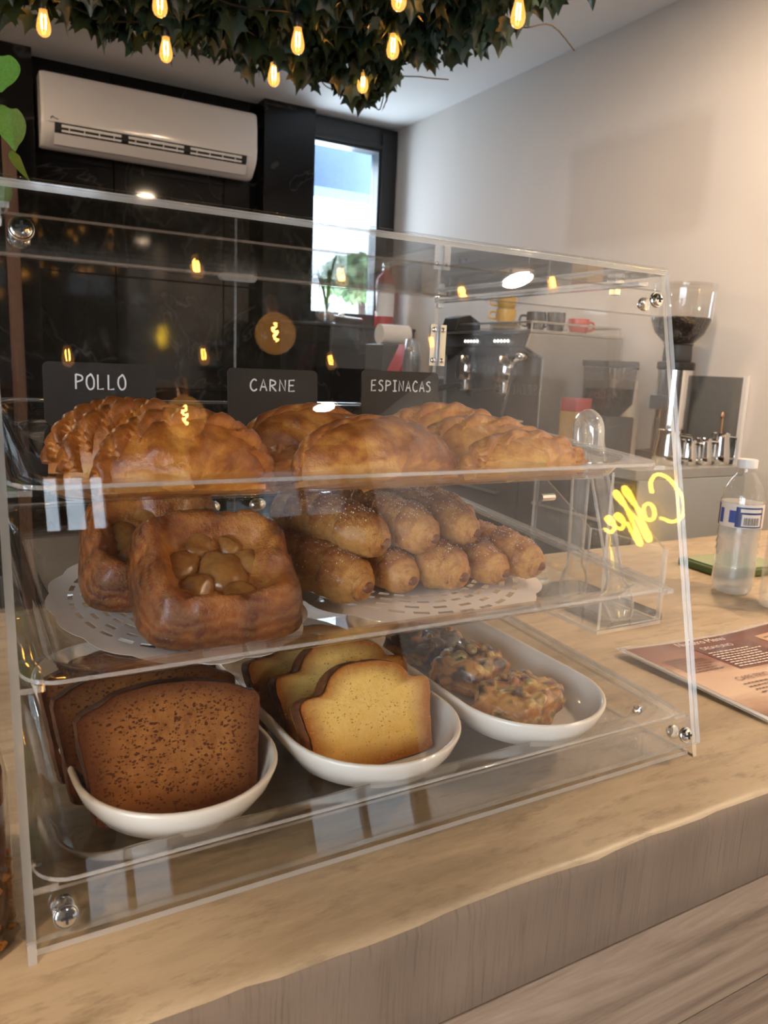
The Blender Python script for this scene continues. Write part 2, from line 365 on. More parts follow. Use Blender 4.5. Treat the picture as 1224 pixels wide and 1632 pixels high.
for i in range(-5, 3):
    for j in range(-3, 2):
        x = .28 + .6 * i + .3; z = .75 + .6 * j + .3
        x1 = min(x + .3, WIN[0]); z1 = min(z + .3, ZC); z0 = max(z - .3, ZF)
        if z0 < z1 and x - .3 < x1:
            tile_obj((x - .3 + x1) / 2, (z0 + z1) / 2, sx=(x1 - x + .3) / .6, sz=(z1 - z0) / .6)
pier = MB(); pier.box(1.075, 1.387, YB - .12, YB, ZF, ZC); struct(pier.build('wall_back_pier', MARB, bevel=.002))
pier = MB(); pier.box(-3.1, -.112, YB - .12, YB, ZF, ZC); struct(pier.build('wall_back_pier', MARB, bevel=.002))
struct(MB().box(-.262, -.203, 3.93, 3.978, ZF, 1.46).build('trim_1', m_wood('red brown jamb', (.05, .025, .015), (.09, .045, .028), (.13, .07, .045), (12, 12, .8)), bevel=.002))
led = struct(MB().box(1.10, XW, 3.74, YB, ZF, .545).build('wall_ledge', MARB, bevel=.004))
MB().box(1.09, XW, 3.725, YB + .012, .545, .560).build('ledge_cap', BLACKP, led, bevel=.002)
# walls behind the camera with street windows
b = MB()
FW = [(-.14, .24, 1.14, 1.52), (1.13, 1.77, 1.14, 1.52), (-.10, .38, -.94, -.54), (1.16, 1.92, -.94, -.54)]
b.box(-3.1, XW, -4.1, -4.0, 1.52, ZC); b.box(-3.1, XW, -4.1, -4.0, -.54, 1.14); b.box(-3.1, XW, -4.1, -4.0, ZF, -.94)
for z0, z1, xs in ((1.14, 1.52, (-3.1, -.14, .24, 1.13, 1.77, XW)), (-.94, -.54, (-3.1, -.10, .38, 1.16, 1.92, XW))):
    for k in (0, 2, 4): b.box(xs[k], xs[k + 1], -4.1, -4.0, z0, z1)
DARKW = plain('charcoal wall paint', (.045, .042, .040), .7)
struct(b.build('wall_front', DARKW))
b = MB(); b.box(-3.1, -3.0, -4.1, -3.78, ZF, ZC); b.box(-3.1, -3.0, -.62, YB, ZF, ZC); b.box(-3.1, -3.0, -3.78, -.62, ZF, -.82); b.box(-3.1, -3.0, -3.78, -.62, 1.52, ZC)
struct(b.build('wall_left', DARKW))
def window(name, x0, x1, z0, z1, y, fr=.05, muls=(), bars=(), axis='x', xoff=0):
    W = thing(name, '', ''); del W['label']; del W['category']; W['kind'] = 'structure'
    def bx(a0, a1, c0, c1, d0, d1): return MB().box(a0, a1, c0, c1, d0, d1) if axis == 'x' else MB().box(c0, c1, a0, a1, d0, d1)
    m = MB(); 
    for q in ((x0, x0 + fr, z0, z1), (x1 - fr, x1, z0, z1), (x0 + fr, x1 - fr, z0, z0 + fr), (x0 + fr, x1 - fr, z1 - fr, z1)):
        m.box(q[0], q[1], y - .03, y + .03, q[2], q[3]) if axis == 'x' else m.box(y - .03, y + .03, q[0], q[1], q[2], q[3])
    m.build('window_frame', BLACKP, W, bevel=.003)
    for mu in muls: bx(mu - .02, mu + .02, y - .025, y + .025, z0 + fr, z1 - fr).build('mullion', BLACKP, W, bevel=.002)
    for ba in bars: bx(x0 + fr, x1 - fr, y - .022, y + .022, ba - .02, ba + .02).build('mullion', BLACKP, W, bevel=.002)
    bx(x0 + fr, x1 - fr, y - .004, y + .004, z0 + fr, z1 - fr).build('pane', GLASS, W)
    return W
# the narrow window in the back wall: wide right stile
W1 = thing('window_1', '', ''); del W1['label']; del W1['category']; W1['kind'] = 'structure'
m = MB(); m.box(1.387, 1.403, 4.03, 4.13, .57, 1.755); m.box(1.838, 1.965, 4.03, 4.13, .57, 1.755); m.box(1.403, 1.838, 4.03, 4.13, 1.615, 1.755); m.box(1.403, 1.838, 4.03, 4.13, .57, .645)
m.build('window_frame', BLACKP, W1, bevel=.004)
m = MB(); m.box(1.852, 1.872, 4.015, 4.032, .60, 1.72); m.box(1.403, 1.852, 4.015, 4.032, 1.632, 1.652); m.build('sash_bead', BLACKP, W1, bevel=.002)
WET = thin_clear('wet window glass', (.93, .97, 1.0), .05, 0, .10, hazecol=(.6, .75, .95), fleck=55)
MB().box(1.403, 1.838, 4.085, 4.093, .645, 1.615).build('pane', WET, W1)
m = MB(); m.tube([(1.50, 3.99, .62), (1.60, 3.99, .615), (1.74, 3.99, .607)], .009); m.ell((1.6, 4.0, .622), .022, .015, .02); m.build('latch_handle', CHROME, W1, smooth=True)
window('window_2', *FW[0], -4.05, .03, (-.02, .12))
window('window_3', *FW[1], -4.05, .03, (1.45,))
window('window_5', *FW[2], -4.05, .03, (.14,))
window('window_6', *FW[3], -4.05, .03, (1.54,))
window('fill_window', -3.78, -.62, -.82, 1.52, -3.05, .06, (-2.99, -2.2, -1.41), (.9,), 'y')  # unseen left window, added to bring in frontal light
# outside the back window
o = MB().box(-.5, 5.5, 8.0, 8.2, -1.02, 1.02).build('neighbour_wall', plain('pale render outside', (.8, .82, .82), .8)); tag(o, 'pale rendered wall outside the back window', 'wall'); 
o = MB().box(.6, 3.6, 4.5, 4.8, 1.47, 2.3).build('blue_slab', plain('blue grey eave', (.22, .33, .50), .7)); tag(o, 'added blue grey eave above the back window outside', 'slab')  # slab added to turn the upper pane blue

o = MB().box(-9, 9, -14, -4.2, ZF - .06, ZF - .02).build('street_pavement', plain('grey paving', (.20, .20, .20), .9)); struct(o)
OB = thing('opposite_building', 'grey building across the street behind the viewer', 'building', (4.9, -9.5, ZF - .02))
MB().box(-3.0, 4.0, -.6, 0, 0, 6.0).build('facade', plain('grey render', (.22, .22, .22), .9), OB)
for k in range(4):
    for q in range(2): MB().box(-2.6 + k * 1.6, -1.6 + k * 1.6, .001, .03, 1.0 + q * 2.6, 2.6 + q * 2.6).build('window', plain('dark facade window', (.05, .06, .07), .2), OB)
# ---------------------------------------------------------------- the bar
BAR = thing('bar_counter', 'long tan microcement bar counter with greyed plank front under the pastry case', 'counter', (0, 0, ZF))
BX0, BX1 = -2.2, XW - .004
def bar_slab():
    m = MB(); NX = 220; prof = []
    xs = [BX0 + (BX1 - BX0) * i / NX for i in range(NX + 1)]
    rows = []
    for x in xs:
        e = .0022 * fb(x, 0, 3, 9, 4) + .0012 * fb(x, 1, 0, 45, 2); g = .0025 * fb(x, 7, 1, 6, 3)
        r = [(.662, -.086), (.662, 0), (.55, 0), (.3, 0), (.1, 0), (0, 0), (-.05 + e, .0002), (-.060 + e, -.001 + e * .3), (-.0665 + e, -.0035 + e * .8), (-.069 + e * .5, -.009 + g), (-.0685, -.02), (-.0685, -.06), (-.0685, -.082), (-.066, -.086)]
        rows.append([(x, y, z - ZF) for y, z in r])
    n = len(rows[0]); vs = [p for r in rows for p in r]; fs = []; ms = []
    for i in range(NX):
        for k in range(n):
            a = i * n + k; b = i * n + (k + 1) % n; fs.append((a, b, b + n, a + n)); ms.append(0 if k in (1, 2, 3, 4, 5, 6, 7) else 1)
    fs.append(list(range(n))[::-1]); ms.append(1); fs.append([NX * n + k for k in range(n)]); ms.append(1)
    # outward normals
    fs = [f[::-1] for f in fs]
    m.add(vs, fs, ms); return m
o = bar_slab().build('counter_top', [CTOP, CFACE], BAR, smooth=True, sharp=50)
z = -.0865; k = 0
while z > ZF + .02:
    h = .112
    z0 = max(z - h + .0025, ZF)
    for j in range(4):
        xa = BX0 + j * 1.25 - (.5 if k % 2 else .15); xb = min(xa + 1.2475, BX1); xa = max(xa, BX0)
        if xb > xa + .05:
            o = MB().box(xa - (xa + xb) / 2, xb - (xa + xb) / 2, 0, .016, z0 - ZF - (z0 + z) / 2 + ZF, (z - z0) / 2).build('plank', PLANK, BAR, bevel=.0012)
            o.location = ((xa + xb) / 2, -.0675 + .0008 * (k % 2), (z0 + z) / 2 - ZF)
    z -= h; k += 1
MB().box(BX0, BX1, -.05, .60, 0, -.0866 - ZF).build('carcass', DWOOD, BAR)

# ---------------------------------------------------------------- acrylic display case
CW, CD, CH, CT = .56, .47, .436, .0048
CASE = thing('display_case', 'clear acrylic countertop pastry display case with slanted front and three shelves', 'display case', (0, 0, 0))
SL = .0973 / CH
side = [(0, 0), (CD, 0), (CD, CH - CT), (SL * (CH - CT), CH - CT)]
for x0 in (-CW, -CT):
    m = MB(); m.prism([(x0, y, z) for y, z in side], (CT, 0, 0), 0, 1); m.build('side_panel', [ACR, EDGE], CASE)
def fpt(x, z, d=0):   # point on slanted front plane, d towards the inside
    n = Vector((0, CH, -.0973)).normalized(); return Vector((x, SL * z, z)) + n * d
def fstrip(z0, z1, x0, x1, d0, d1):
    m = MB(); n = Vector((0, CH, -.0973)).normalized()
    m.prism([fpt(x0, z0, d0), fpt(x1, z0, d0), fpt(x1, z1, d0), fpt(x0, z1, d0)], n * (d1 - d0), 0, 1); return m
fstrip(.013, CH - .002, -CW - .0005, .0005, -.0048, -.0002).build('front_panel', [ACR, EDGE], CASE)
fstrip(.395, .418, -CW + CT, -CT, .0003, .0050).build('front_rail', [ACR, EDGE], CASE)
fstrip(.012, .037, -CW + CT, -CT, .0003, .0050).build('front_rail', [ACR, EDGE], CASE)
m = MB(); m.prism([(-CW, .0935, CH - CT + .0002), (0, .0935, CH - CT + .0002), (0, CD + .004, CH - CT + .0002), (-CW, CD + .004, CH - CT + .0002)], (0, 0, CT), 0, 1); m.build('top_panel', [ACR, EDGE], CASE)
m = MB(); m.tube([(-CW, .0945, CH - .001), (0, .0945, CH - .001)], .0032, 10); m.build('top_bead', TRAY, CASE, smooth=True)
m = MB(); m.prism([(-CW + CT, .006, .0004), (-CT, .006, .0004), (-CT, CD - .001, .0004), (-CW + CT, CD - .001, .0004)], (0, 0, .004), 0, 1); m.build('bottom_panel', [ACR, EDGE], CASE)
# shelf rails on the side walls, slightly sloping
SLOPES = [(.0405, .012, .05), (.151, .040, .075), (.2625, .066, .075)]     # rim height at front, front Y, slope
for zf, yf, sl in SLOPES:
    for sgn in (0, 1):
        x0 = -CT - .014 if sgn else -CW + CT
        m = MB(); y1 = CD - .012; d = .0065
        m.prism([(x0, yf + .002, zf - d), (x0 + .014, yf + .002, zf - d), (x0 + .014, y1, zf - d + sl * (y1 - yf)), (x0, y1, zf - d + sl * (y1 - yf))], (0, 0, .0035), 0, 1)
        m.build('shelf_rail', [TRAY, TEDGE], CASE)
# roof rail with clips along the right top edge
for x0 in (-CT - .012, -CW + CT):
    m = MB(); m.prism([(x0, .11, .4225), (x0 + .012, .11, .4225), (x0 + .012, .455, .4225), (x0, .455, .4225)], (0, 0, .0035), 0, 1); m.build('roof_rail', [TRAY, TEDGE], CASE)
    for y in (.145, .452):
        MB().box(x0, x0 + .012, y - .006, y + .006, .4262, .4308).box(x0 + .002, x0 + .010, y - .004, y + .004, .416, .4225).build('rail_clip', TEDGE, CASE, bevel=.001)
# back doors, hinges, pulls
for (xa, xb, hx, kx) in ((-CW + .001, -.2815, -CW + .0, -.314), (-.2800, -.001, -.0, -.2565)):
    m = MB(); m.prism([(xa, CD + .0002, .003), (xb, CD + .0002, .003), (xb, CD + .0002, CH - CT - .001), (xa, CD + .0002, CH - CT - .001)], (0, .0045, 0), 0, 1)
    D = m.build('door', [ACR, EDGE], CASE)
    for hz in (.369, .075):
        m = MB()
        for q in (-1, 1): m.box(hx + (q * .0125 if q < 0 else .0006), hx + (-.0006 if q < 0 else .0125), CD - .0025, CD - .0002, hz - .027, hz + .027)
        m.tube([(hx, CD - .004, hz - .027), (hx, CD - .004, hz + .027)], .0026, 8); Hn = m.build('hinge', STEEL, D, smooth=True)
        for q in (-.007, .007):
            for r in (-.02, .02): m = MB(); m.ell((hx + q, CD - .003, hz + r), .0036, .0024, .0036, 10, 6); m.build('hinge_screw', CHROME, D, smooth=True)
    m = MB(); m.ell((kx, CD - .013, .167), .011, .007, .0075, 16, 10); m.tube([(kx, CD - .012, .167), (kx, CD, .167)], .004); m.build('door_knob', CHROME, D, smooth=True)
m = MB(); L0 = rrect(-.281, .4335, .044, .0135, .006, 6)
m.loft([[(p[0], CD - .010, p[1]) for p in L0], [(p[0], CD - .0005, p[1]) for p in L0]]); m.build('door_catch', TEDGE, CASE, smooth=True)
def screw(x, z):
    n = Vector((0, CH, -.0973)).normalized(); p = fpt(x, z); M = Matrix.Translation(p) @ n.to_track_quat('Z', 'Y').to_matrix().to_4x4()
    m = MB(); m.lathe([(.0066, -.0080), (.0070, -.0075), (.0070, -.0062), (.0066, -.005)], 20); m.lathe([(.0028, -.0105), (.0052, -.0098), (.0058, -.0082)], 16)
    m.lathe([(.0050, .0052), (.0062, .0056), (.0062, .009), (.004, .0105), (.003, .013)], 12)
    m.v = [tuple(M @ Vector(q)) for q in m.v]; s = m.build('screw', CHROME, CASE, smooth=True)
    m = MB(); m.box(-.0032, .0032, -.0007, .0007, -.0112, -.0104); m.box(-.0007, .0007, -.0032, .0032, -.0112, -.0104); m.v = [tuple(M @ Vector(q)) for q in m.v]; m.build('cross_slot', RUBBER, s)
for x in (-.5395, -.0205):
    for z in (.4065, .0245): screw(x, z)
for x in (-CT - .0005, -CW + CT + .0005):
    for y, z in ((.065, .019), (.40, .035)):
        m = MB(); q = -1 if x > -.3 else 1; m.ell((x + q * .003, y, z), .003, .0052, .0052, 12, 8); m.tube([(x, y, z), (x + q * .009, y, z)], .0022); m.build('rail_bolt', CHROME, CASE, smooth=True)
for x in (-.05, -.51):
    for y in (.06, .41): pass

# trays
def tray(label, zf, yf, sl):
    y1 = CD - .014; W = CW - 2 * CT - .003; D = math.hypot(y1 - yf, sl * (y1 - yf)); an = math.atan(sl)
    T = thing('shelf_tray', label, 'tray', (-CW / 2, yf, zf), (an, 0, 0), 'clear shelf trays')
    prof = [(0, -.0028), (0, 0), (.013, 0), (.016, -.0012), (.023, -.0135), (.027, -.0165), (.033, -.0175)]
    def ring(o, z): return rrect(0, D / 2, W - 2 * o, D - 2 * o, .022 + (.012 if o > .01 else 0) - o * .1, 7, z)
    loops = [ring(o + .0012, z - .0024) for o, z in prof[::-1][:-1]] + [ring(*p) for p in prof]
    mis = [0] * (len(loops) - 1); k0 = len(prof) - 1
    mis[k0 - 1] = 1; mis[k0] = 1
    m = MB(); m.loft(loops, 0, True, True, mis); m.build('tray_shell', [TRAY, TEDGE], T, smooth=True, sharp=55)
    return T, an
TB, aB = tray('clear bottom shelf tray holding the three white oval plates', *SLOPES[0])
TM, aM = tray('clear middle shelf tray with danishes and sugared rolls on doilies', *SLOPES[1])
TT, aT = tray('clear top shelf tray with the empanadas and name cards', *SLOPES[2])
def on_tray(k, x, y, dz=0):      # point on a tray's floor
    zf, yf, sl = SLOPES[k]; return (x, y, zf - .0174 + sl * (y - yf) + dz)

# ---------------------------------------------------------------- name cards
GLYPH = {'P': [[(0, 0), (.02, 1)], [(.02, .98), (.42, .9), (.45, .62), (.05, .48)]], 'O': [[(.3, 1), (.05, .8), (.0, .35), (.2, 0), (.48, .15), (.52, .65), (.34, 1), (.25, .97)]],
         'L': [[(.05, 1), (.03, 0), (.45, .04)]], 'C': [[(.5, .85), (.3, 1), (.06, .7), (.05, .25), (.28, 0), (.52, .14)]],
         'A': [[(0, 0), (.27, 1), (.52, 0)], [(.1, .36), (.44, .34)]], 'R': [[(.02, 0), (.04, 1)], [(.04, .98), (.42, .85), (.4, .58), (.06, .48)], [(.12, .5), (.5, 0)]],
         'N': [[(.02, 0), (.04, 1), (.46, .04), (.48, 1)]], 'E': [[(.46, 1), (.03, .97), (.0, 0), (.46, .04)], [(.02, .52), (.38, .54)]],
         'S': [[(.45, .9), (.22, 1), (.04, .76), (.36, .48), (.42, .18), (.2, 0), (0, .1)]], 'I': [[(.2, 1), (.2, 0)], [(.02, 1), (.4, 1)], [(.0, 0), (.4, .02)]]}
def card(word, x0, x1, ztop, y, tl, th, tx, label, rz=0):
    w = x1 - x0; bx, by, bz = on_tray(2, (x0 + x1) / 2, y); h = ztop - bz
    T = thing('name_card', label, 'sign', (bx, by, bz), (-.06, 0, rz), 'chalkboard name cards')
    L = rrect(0, h / 2, w, h, .006, 5); m = MB(); m.loft([[(p[0], 0, p[1]) for p in L], [(p[0], .0025, p[1]) for p in L]]); m.build('board', SLATE, T)
    m = MB(); u = tx; gw = tl
    for ch in word:
        for st in GLYPH[ch]:
            p = catmull([(u + q[0] * gw * 1.25, 0, h - .0115 - th + q[1] * th + random.uniform(-.0003, .0003)) for q in st], 4) if ch in 'POCSR' else [(u + q[0] * gw * 1.25, 0, h - .0115 - th + q[1] * th) for q in st]
            m.tube(p, .00085, 6)
        u += gw * (.95 if ch != 'I' else .8)
    m.v = [(q[0], q[1] * .25 - .0004, q[2]) for q in m.v]; m.build('lettering', CHALK, T, smooth=True)
    m = MB(); m.box(-w * .3, w * .3, .0028, .03, 0, .002); m.build('foot', SLATE, T)
card('POLLO', -.498, -.391, .3305, .395, .0106, .0145, -.024, 'black chalkboard card reading POLLO behind the braided empanadas')
card('CARNE', -.314, -.208, .3305, .395, .0120, .0125, -.028, 'black chalkboard card reading CARNE in the middle of the top shelf')
card('ESPINACAS', -.150, -.042, .3335, .395, .0104, .0125, -.0415, 'black chalkboard card reading ESPINACAS on the right of the top shelf')

# ---------------------------------------------------------------- empanadas
def empanada(label, loc, a, b, t, dough, lean=-.35, rz=0, tw=26, rr=.0085, amp=.32, seed=0, tilt=0, flat=1.0, group='empanadas'):
    T = thing('empanada', label, 'empanada', loc, (lean, tilt, rz), group)
    m = MB(); NU, NR = 44, 14; loops = []; at = []
    # closed shell: rows along the outline angle u, columns front -> crest -> back
    for i in range(NU + 1):
        u = PI * i / NU; row = []
        for j in range(2 * NR + 1):
            s = 1 if j < NR else -1; r = (j / NR) if j <= NR else (2 * NR - j) / NR
            x = a * r * math.cos(u); zz = b * r * math.sin(u) ** .85
            th = t * (1 - r ** 2.6) ** .62 * (.35 + .65 * math.sin(u) ** .6)
            lump = fb(x * 70 + seed * 9, s * 3.0, zz * 70, 1, 4)
            y = -s * th * (1 + .17 * lump) if j != NR else 0
            zz += .0018 * lump * (1 if r < .98 else 0)
            row.append((x, y, max(zz, 0) if r > 0 else 0)); at.append(min(1, max(0, .15 + .35 * r + .30 * lump - (.3 if zz < .012 else 0))))
        loops.append(row)
    n = 2 * NR + 1; vs = [p for r in loops for p in r]; fs = []
    for i in range(NU):
        for j in range(2 * NR): fs.append((i * n + j, (i + 1) * n + j, (i + 1) * n + j + 1, i * n + j + 1))
    m.add(vs, fs, 0, at)
    m.box(-a * .9, a * .9, -t * .30, t * .30, .0006, .004)
    m.build('dough_body', dough, T, smooth=True, sharp=80)
    # braided rim: slanting twists, pressed flat
    m = MB(); N, K = 190, 20; L = []; at = []; nl = tw / 2
    for i in range(N + 1):
        q = i / N; u = PI * (.005 + .99 * q); c = Vector((a * math.cos(u), 0, max(b * math.sin(u) ** .85, rr * .5)))
        tg = Vector((-a * math.sin(u), 0, b * math.cos(u))); tg.normalize(); nn = Vector((-tg.z, 0, tg.x)); nn = -nn if nn.dot(Vector((math.cos(u), 0, math.sin(u)))) < 0 else nn
        R = rr * (.50 + .50 * math.sin(PI * q) ** .45) * (1 + .12 * noise.noise(Vector((q * 9 + seed, 2, 1)))); row = []
        for k in range(K):
            ph = 2 * PI * k / K; sh = .75 * math.cos(ph) * (1 if math.sin(ph) < 0 else -1)
            fr = (nl * q + sh + seed * .3) % 1.0; w_ = math.sin(PI / 2 * fr / .78) if fr < .78 else math.cos(PI / 2 * (fr - .78) / .22); ridge = 1 - amp + 1.6 * amp * w_
            y_ = math.sin(ph) * R * flat * (1 - 1.5 * amp + 2.6 * amp * w_)
            row.append(c + nn * (math.cos(ph) * R * ridge - R * .62) + Vector((0, y_ - (R * .25 if math.sin(ph) < 0 else 0) * w_, 0)))
            at.append(min(1, max(0, .05 + .45 * w_ + .22 * math.cos(ph) + .15 * noise.noise(Vector((q * 30, seed, ph))))))
        L.append(row)
    m.loft(L, 0, at=at); m.build('braided_rim', dough, T, smooth=True, sharp=80)
    return T
def E_(label, x, y, a, b, t, dough, **k): return empanada(label, on_tray(2, x, y, .001), a, b, t, dough, **k)
E_('front golden chicken empanada with a twisted braid, under the POLLO card', -.441, .098, .058, .053, .030, D_POL, lean=-.30, rz=-.12, tw=15, rr=.0150, amp=.25, seed=1, flat=.62)
E_('middle golden chicken empanada leaning behind the front one', -.462, .132, .054, .053, .022, D_POL, lean=-.28, rz=-.20, tw=15, rr=.0155, amp=.25, seed=2, flat=.62)
E_('rearmost golden chicken empanada, only its braid showing at the left', -.470, .164, .052, .050, .020, D_POL, lean=-.26, rz=-.22, tw=15, rr=.0150, amp=.25, seed=3, flat=.62)
E_('front broad browned meat empanada in the centre of the top shelf', -.287, .100, .076, .053, .030, D_CAR, lean=-.40, rz=.05, tw=18, rr=.0085, amp=.12, seed=4, flat=.6)
E_('browned meat empanada behind and left of the front meat one', -.318, .158, .066, .054, .026, D_CAR, lean=-.42, rz=-.15, tw=18, rr=.0085, amp=.12, seed=5, flat=.6)
E_('small browned meat empanada lying low beside the chicken ones', -.358, .118, .034, .026, .020, D_CAR, lean=-.5, rz=.35, tw=12, rr=.0085, amp=.2, seed=6)
E_('front pale spinach empanada with thick folded crimps at the shelf end', -.136, .105, .074, .036, .027, D_ESP, lean=-.38, rz=.10, tw=14, rr=.0130, amp=.22, seed=7, flat=.8)
E_('middle pale spinach empanada with folded crimps behind the front one', -.150, .150, .076, .043, .026, D_ESP, lean=-.40, rz=-.08, tw=14, rr=.0130, amp=.24, seed=8, flat=.8)
E_('rearmost spinach empanada in front of the ESPINACAS card', -.160, .195, .074, .048, .024, D_ESP, lean=-.40, rz=-.10, tw=15, rr=.0130, amp=.24, seed=9, flat=.8)

# ---------------------------------------------------------------- doilies
def doily(label, x, y, rx, ry, rz):
    T = thing('paper_doily', label, 'doily', on_tray(1, x, y, .0006), (aM, 0, rz), 'lace paper doilies')
    m = MB(); K = 96; rings = [0, .52, .56, .62, .66, .72, .76, .82, .86, .92, 1.0]; V = []
    for r in rings:
        for k in range(K):
            th = 2 * PI * k / K; q = r * (1 + (.035 * abs(math.sin(8 * th)) if r > .9 else 0)); V.append((rx * q * math.cos(th), ry * q * math.sin(th), .0008 * fb(th, r, 2, 2)))
    fs = []
    for i in range(len(rings) - 1):
        for k in range(K):
            if i in (1, 3, 5, 7) and ((k + i) % 3 != 0 if i != 5 else k % 4 in (1, 2)): continue     # lace openings
            a = i * K + k; b_ = i * K + (k + 1) % K; fs.append((a, b_, b_ + K, a + K))
    m.add(V, fs); o = m.build('paper', PAPER, T); s = o.modifiers.new('thick', 'SOLIDIFY'); s.thickness = .0003; s.offset = 1
doily('white lace paper doily under the two square danishes', -.425, .190, .095, .125, .12)
doily('white lace paper doily under the heap of sugared rolls', -.205, .195, .130, .125, -.05)

# ---------------------------------------------------------------- danishes
def danish(label, loc, rot, Sz, seed):
    T = thing('square_danish', label, 'pastry', loc, rot, 'square danishes')
    m = MB(); NT_, NR = 72, 20; V = []; at = []
    for j in range(NR + 1):
        r = j / NR
        for i in range(NT_):
            th = 2 * PI * i / NT_; n_ = 4.5; rho = Sz / (abs(math.cos(th)) ** n_ + abs(math.sin(th)) ** n_) ** (1 / n_)
            ring = math.exp(-((r - .72) / .19) ** 2); h = .015 + .020 * ring
            if r > .86: h = .015 + .020 * math.exp(-((.86 - .72) / .19) ** 2) - .026 * ((r - .86) / .14) ** 2
            fold = math.cos(th * 4 + r * 5.5 + seed) ; lump = fb(math.cos(th) * r * 3 + seed, math.sin(th) * r * 3, 1, 1.2, 4)
            lay = noise.noise(Vector((math.cos(th) * r * 4, math.sin(th) * r * 4, seed))); puff = abs(math.cos(3.5 * th + seed)) ** .55; h += .0075 * (puff - .6) * ring * (1 if r < .9 else .4) + .0055 * lump * (1 if r < .95 else .3) + .0012 * (((lay * 4.0) % 1.0) - .5) * ring
            q = rho * (r + .02 * lump * (r > .5))
            V.append((q * math.cos(th), q * math.sin(th), max(h, .003))); at.append(min(1, max(0, .02 + .80 * max(0, r - .42) * 1.6 + .30 * lump + .22 * (.7 - puff) * ring)))
    for j in (0, 1):      # underside
        for i in range(NT_):
            th = 2 * PI * i / NT_; rho = Sz / (abs(math.cos(th)) ** 4.5 + abs(math.sin(th)) ** 4.5) ** (1 / 4.5) * (.97 if j == 0 else .01)
            V.append((rho * math.cos(th), rho * math.sin(th), 0)); at.append(.7)
    fs = []
    for j in range(NR + 2):
        for i in range(NT_):
            a = j * NT_ + i; b_ = j * NT_ + (i + 1) % NT_; fs.append((a, a + NT_, b_ + NT_, b_))
    m.add(V, fs, 0, at); m.build('pastry_body', D_DAN, T, smooth=True, sharp=80)
    rnd = random.Random(seed)
    for cx, cy_, s in ((-.019, .004, .013), (.004, -.002, .018), (.021, .004, .012), (-.006, .019, .011), (.010, -.020, .011), (-.013, -.015, .011), (.012, .018, .010)):
        M = Matrix.Rotation(rnd.uniform(0, 3), 4, 'Z') @ Matrix.Rotation(rnd.uniform(-.4, .4), 4, 'X')
        c = MB(); cx *= 1.3; cy_ *= 1.3; s *= 1.25; c.ell((cx, cy_, .0165 + rnd.uniform(-.002, .002)), s, s * .8, s * .42, 14, 9, 0, M)
        c.v = [(p[0] + .0018 * noise.noise(Vector(p) * 110), p[1] + .0018 * noise.noise(Vector(p) * 105 + Vector((5, 0, 0))), p[2] + .0030 * noise.noise(Vector(p) * 100)) for p in c.v]
        c.att = {i: .35 + .3 * noise.noise(Vector(p) * 90) for i, p in enumerate(c.v)}; c.build('apple_chunk', D_FIL, T, smooth=True)
    return T
danish('front square apple danish tilted up against the other on its doily', on_tray(1, -.412, .084, .004), (.56, 0, -.10), .062, 3)
bpy.context.view_layer.update()
danish('rear darker square danish half hidden behind the front one', on_tray(1, -.440, .155, .004), (.60, 0, -.16), .058, 11)
# place them by their lower front edge: shift back along the tilt
for o in [q for q in COL.objects if q.name.startswith('square_danish')]:
    t_ = o.rotation_euler.x; s_ = .058
    o.location.y += s_ * math.cos(t_); o.location.z += s_ * math.sin(t_) - .0

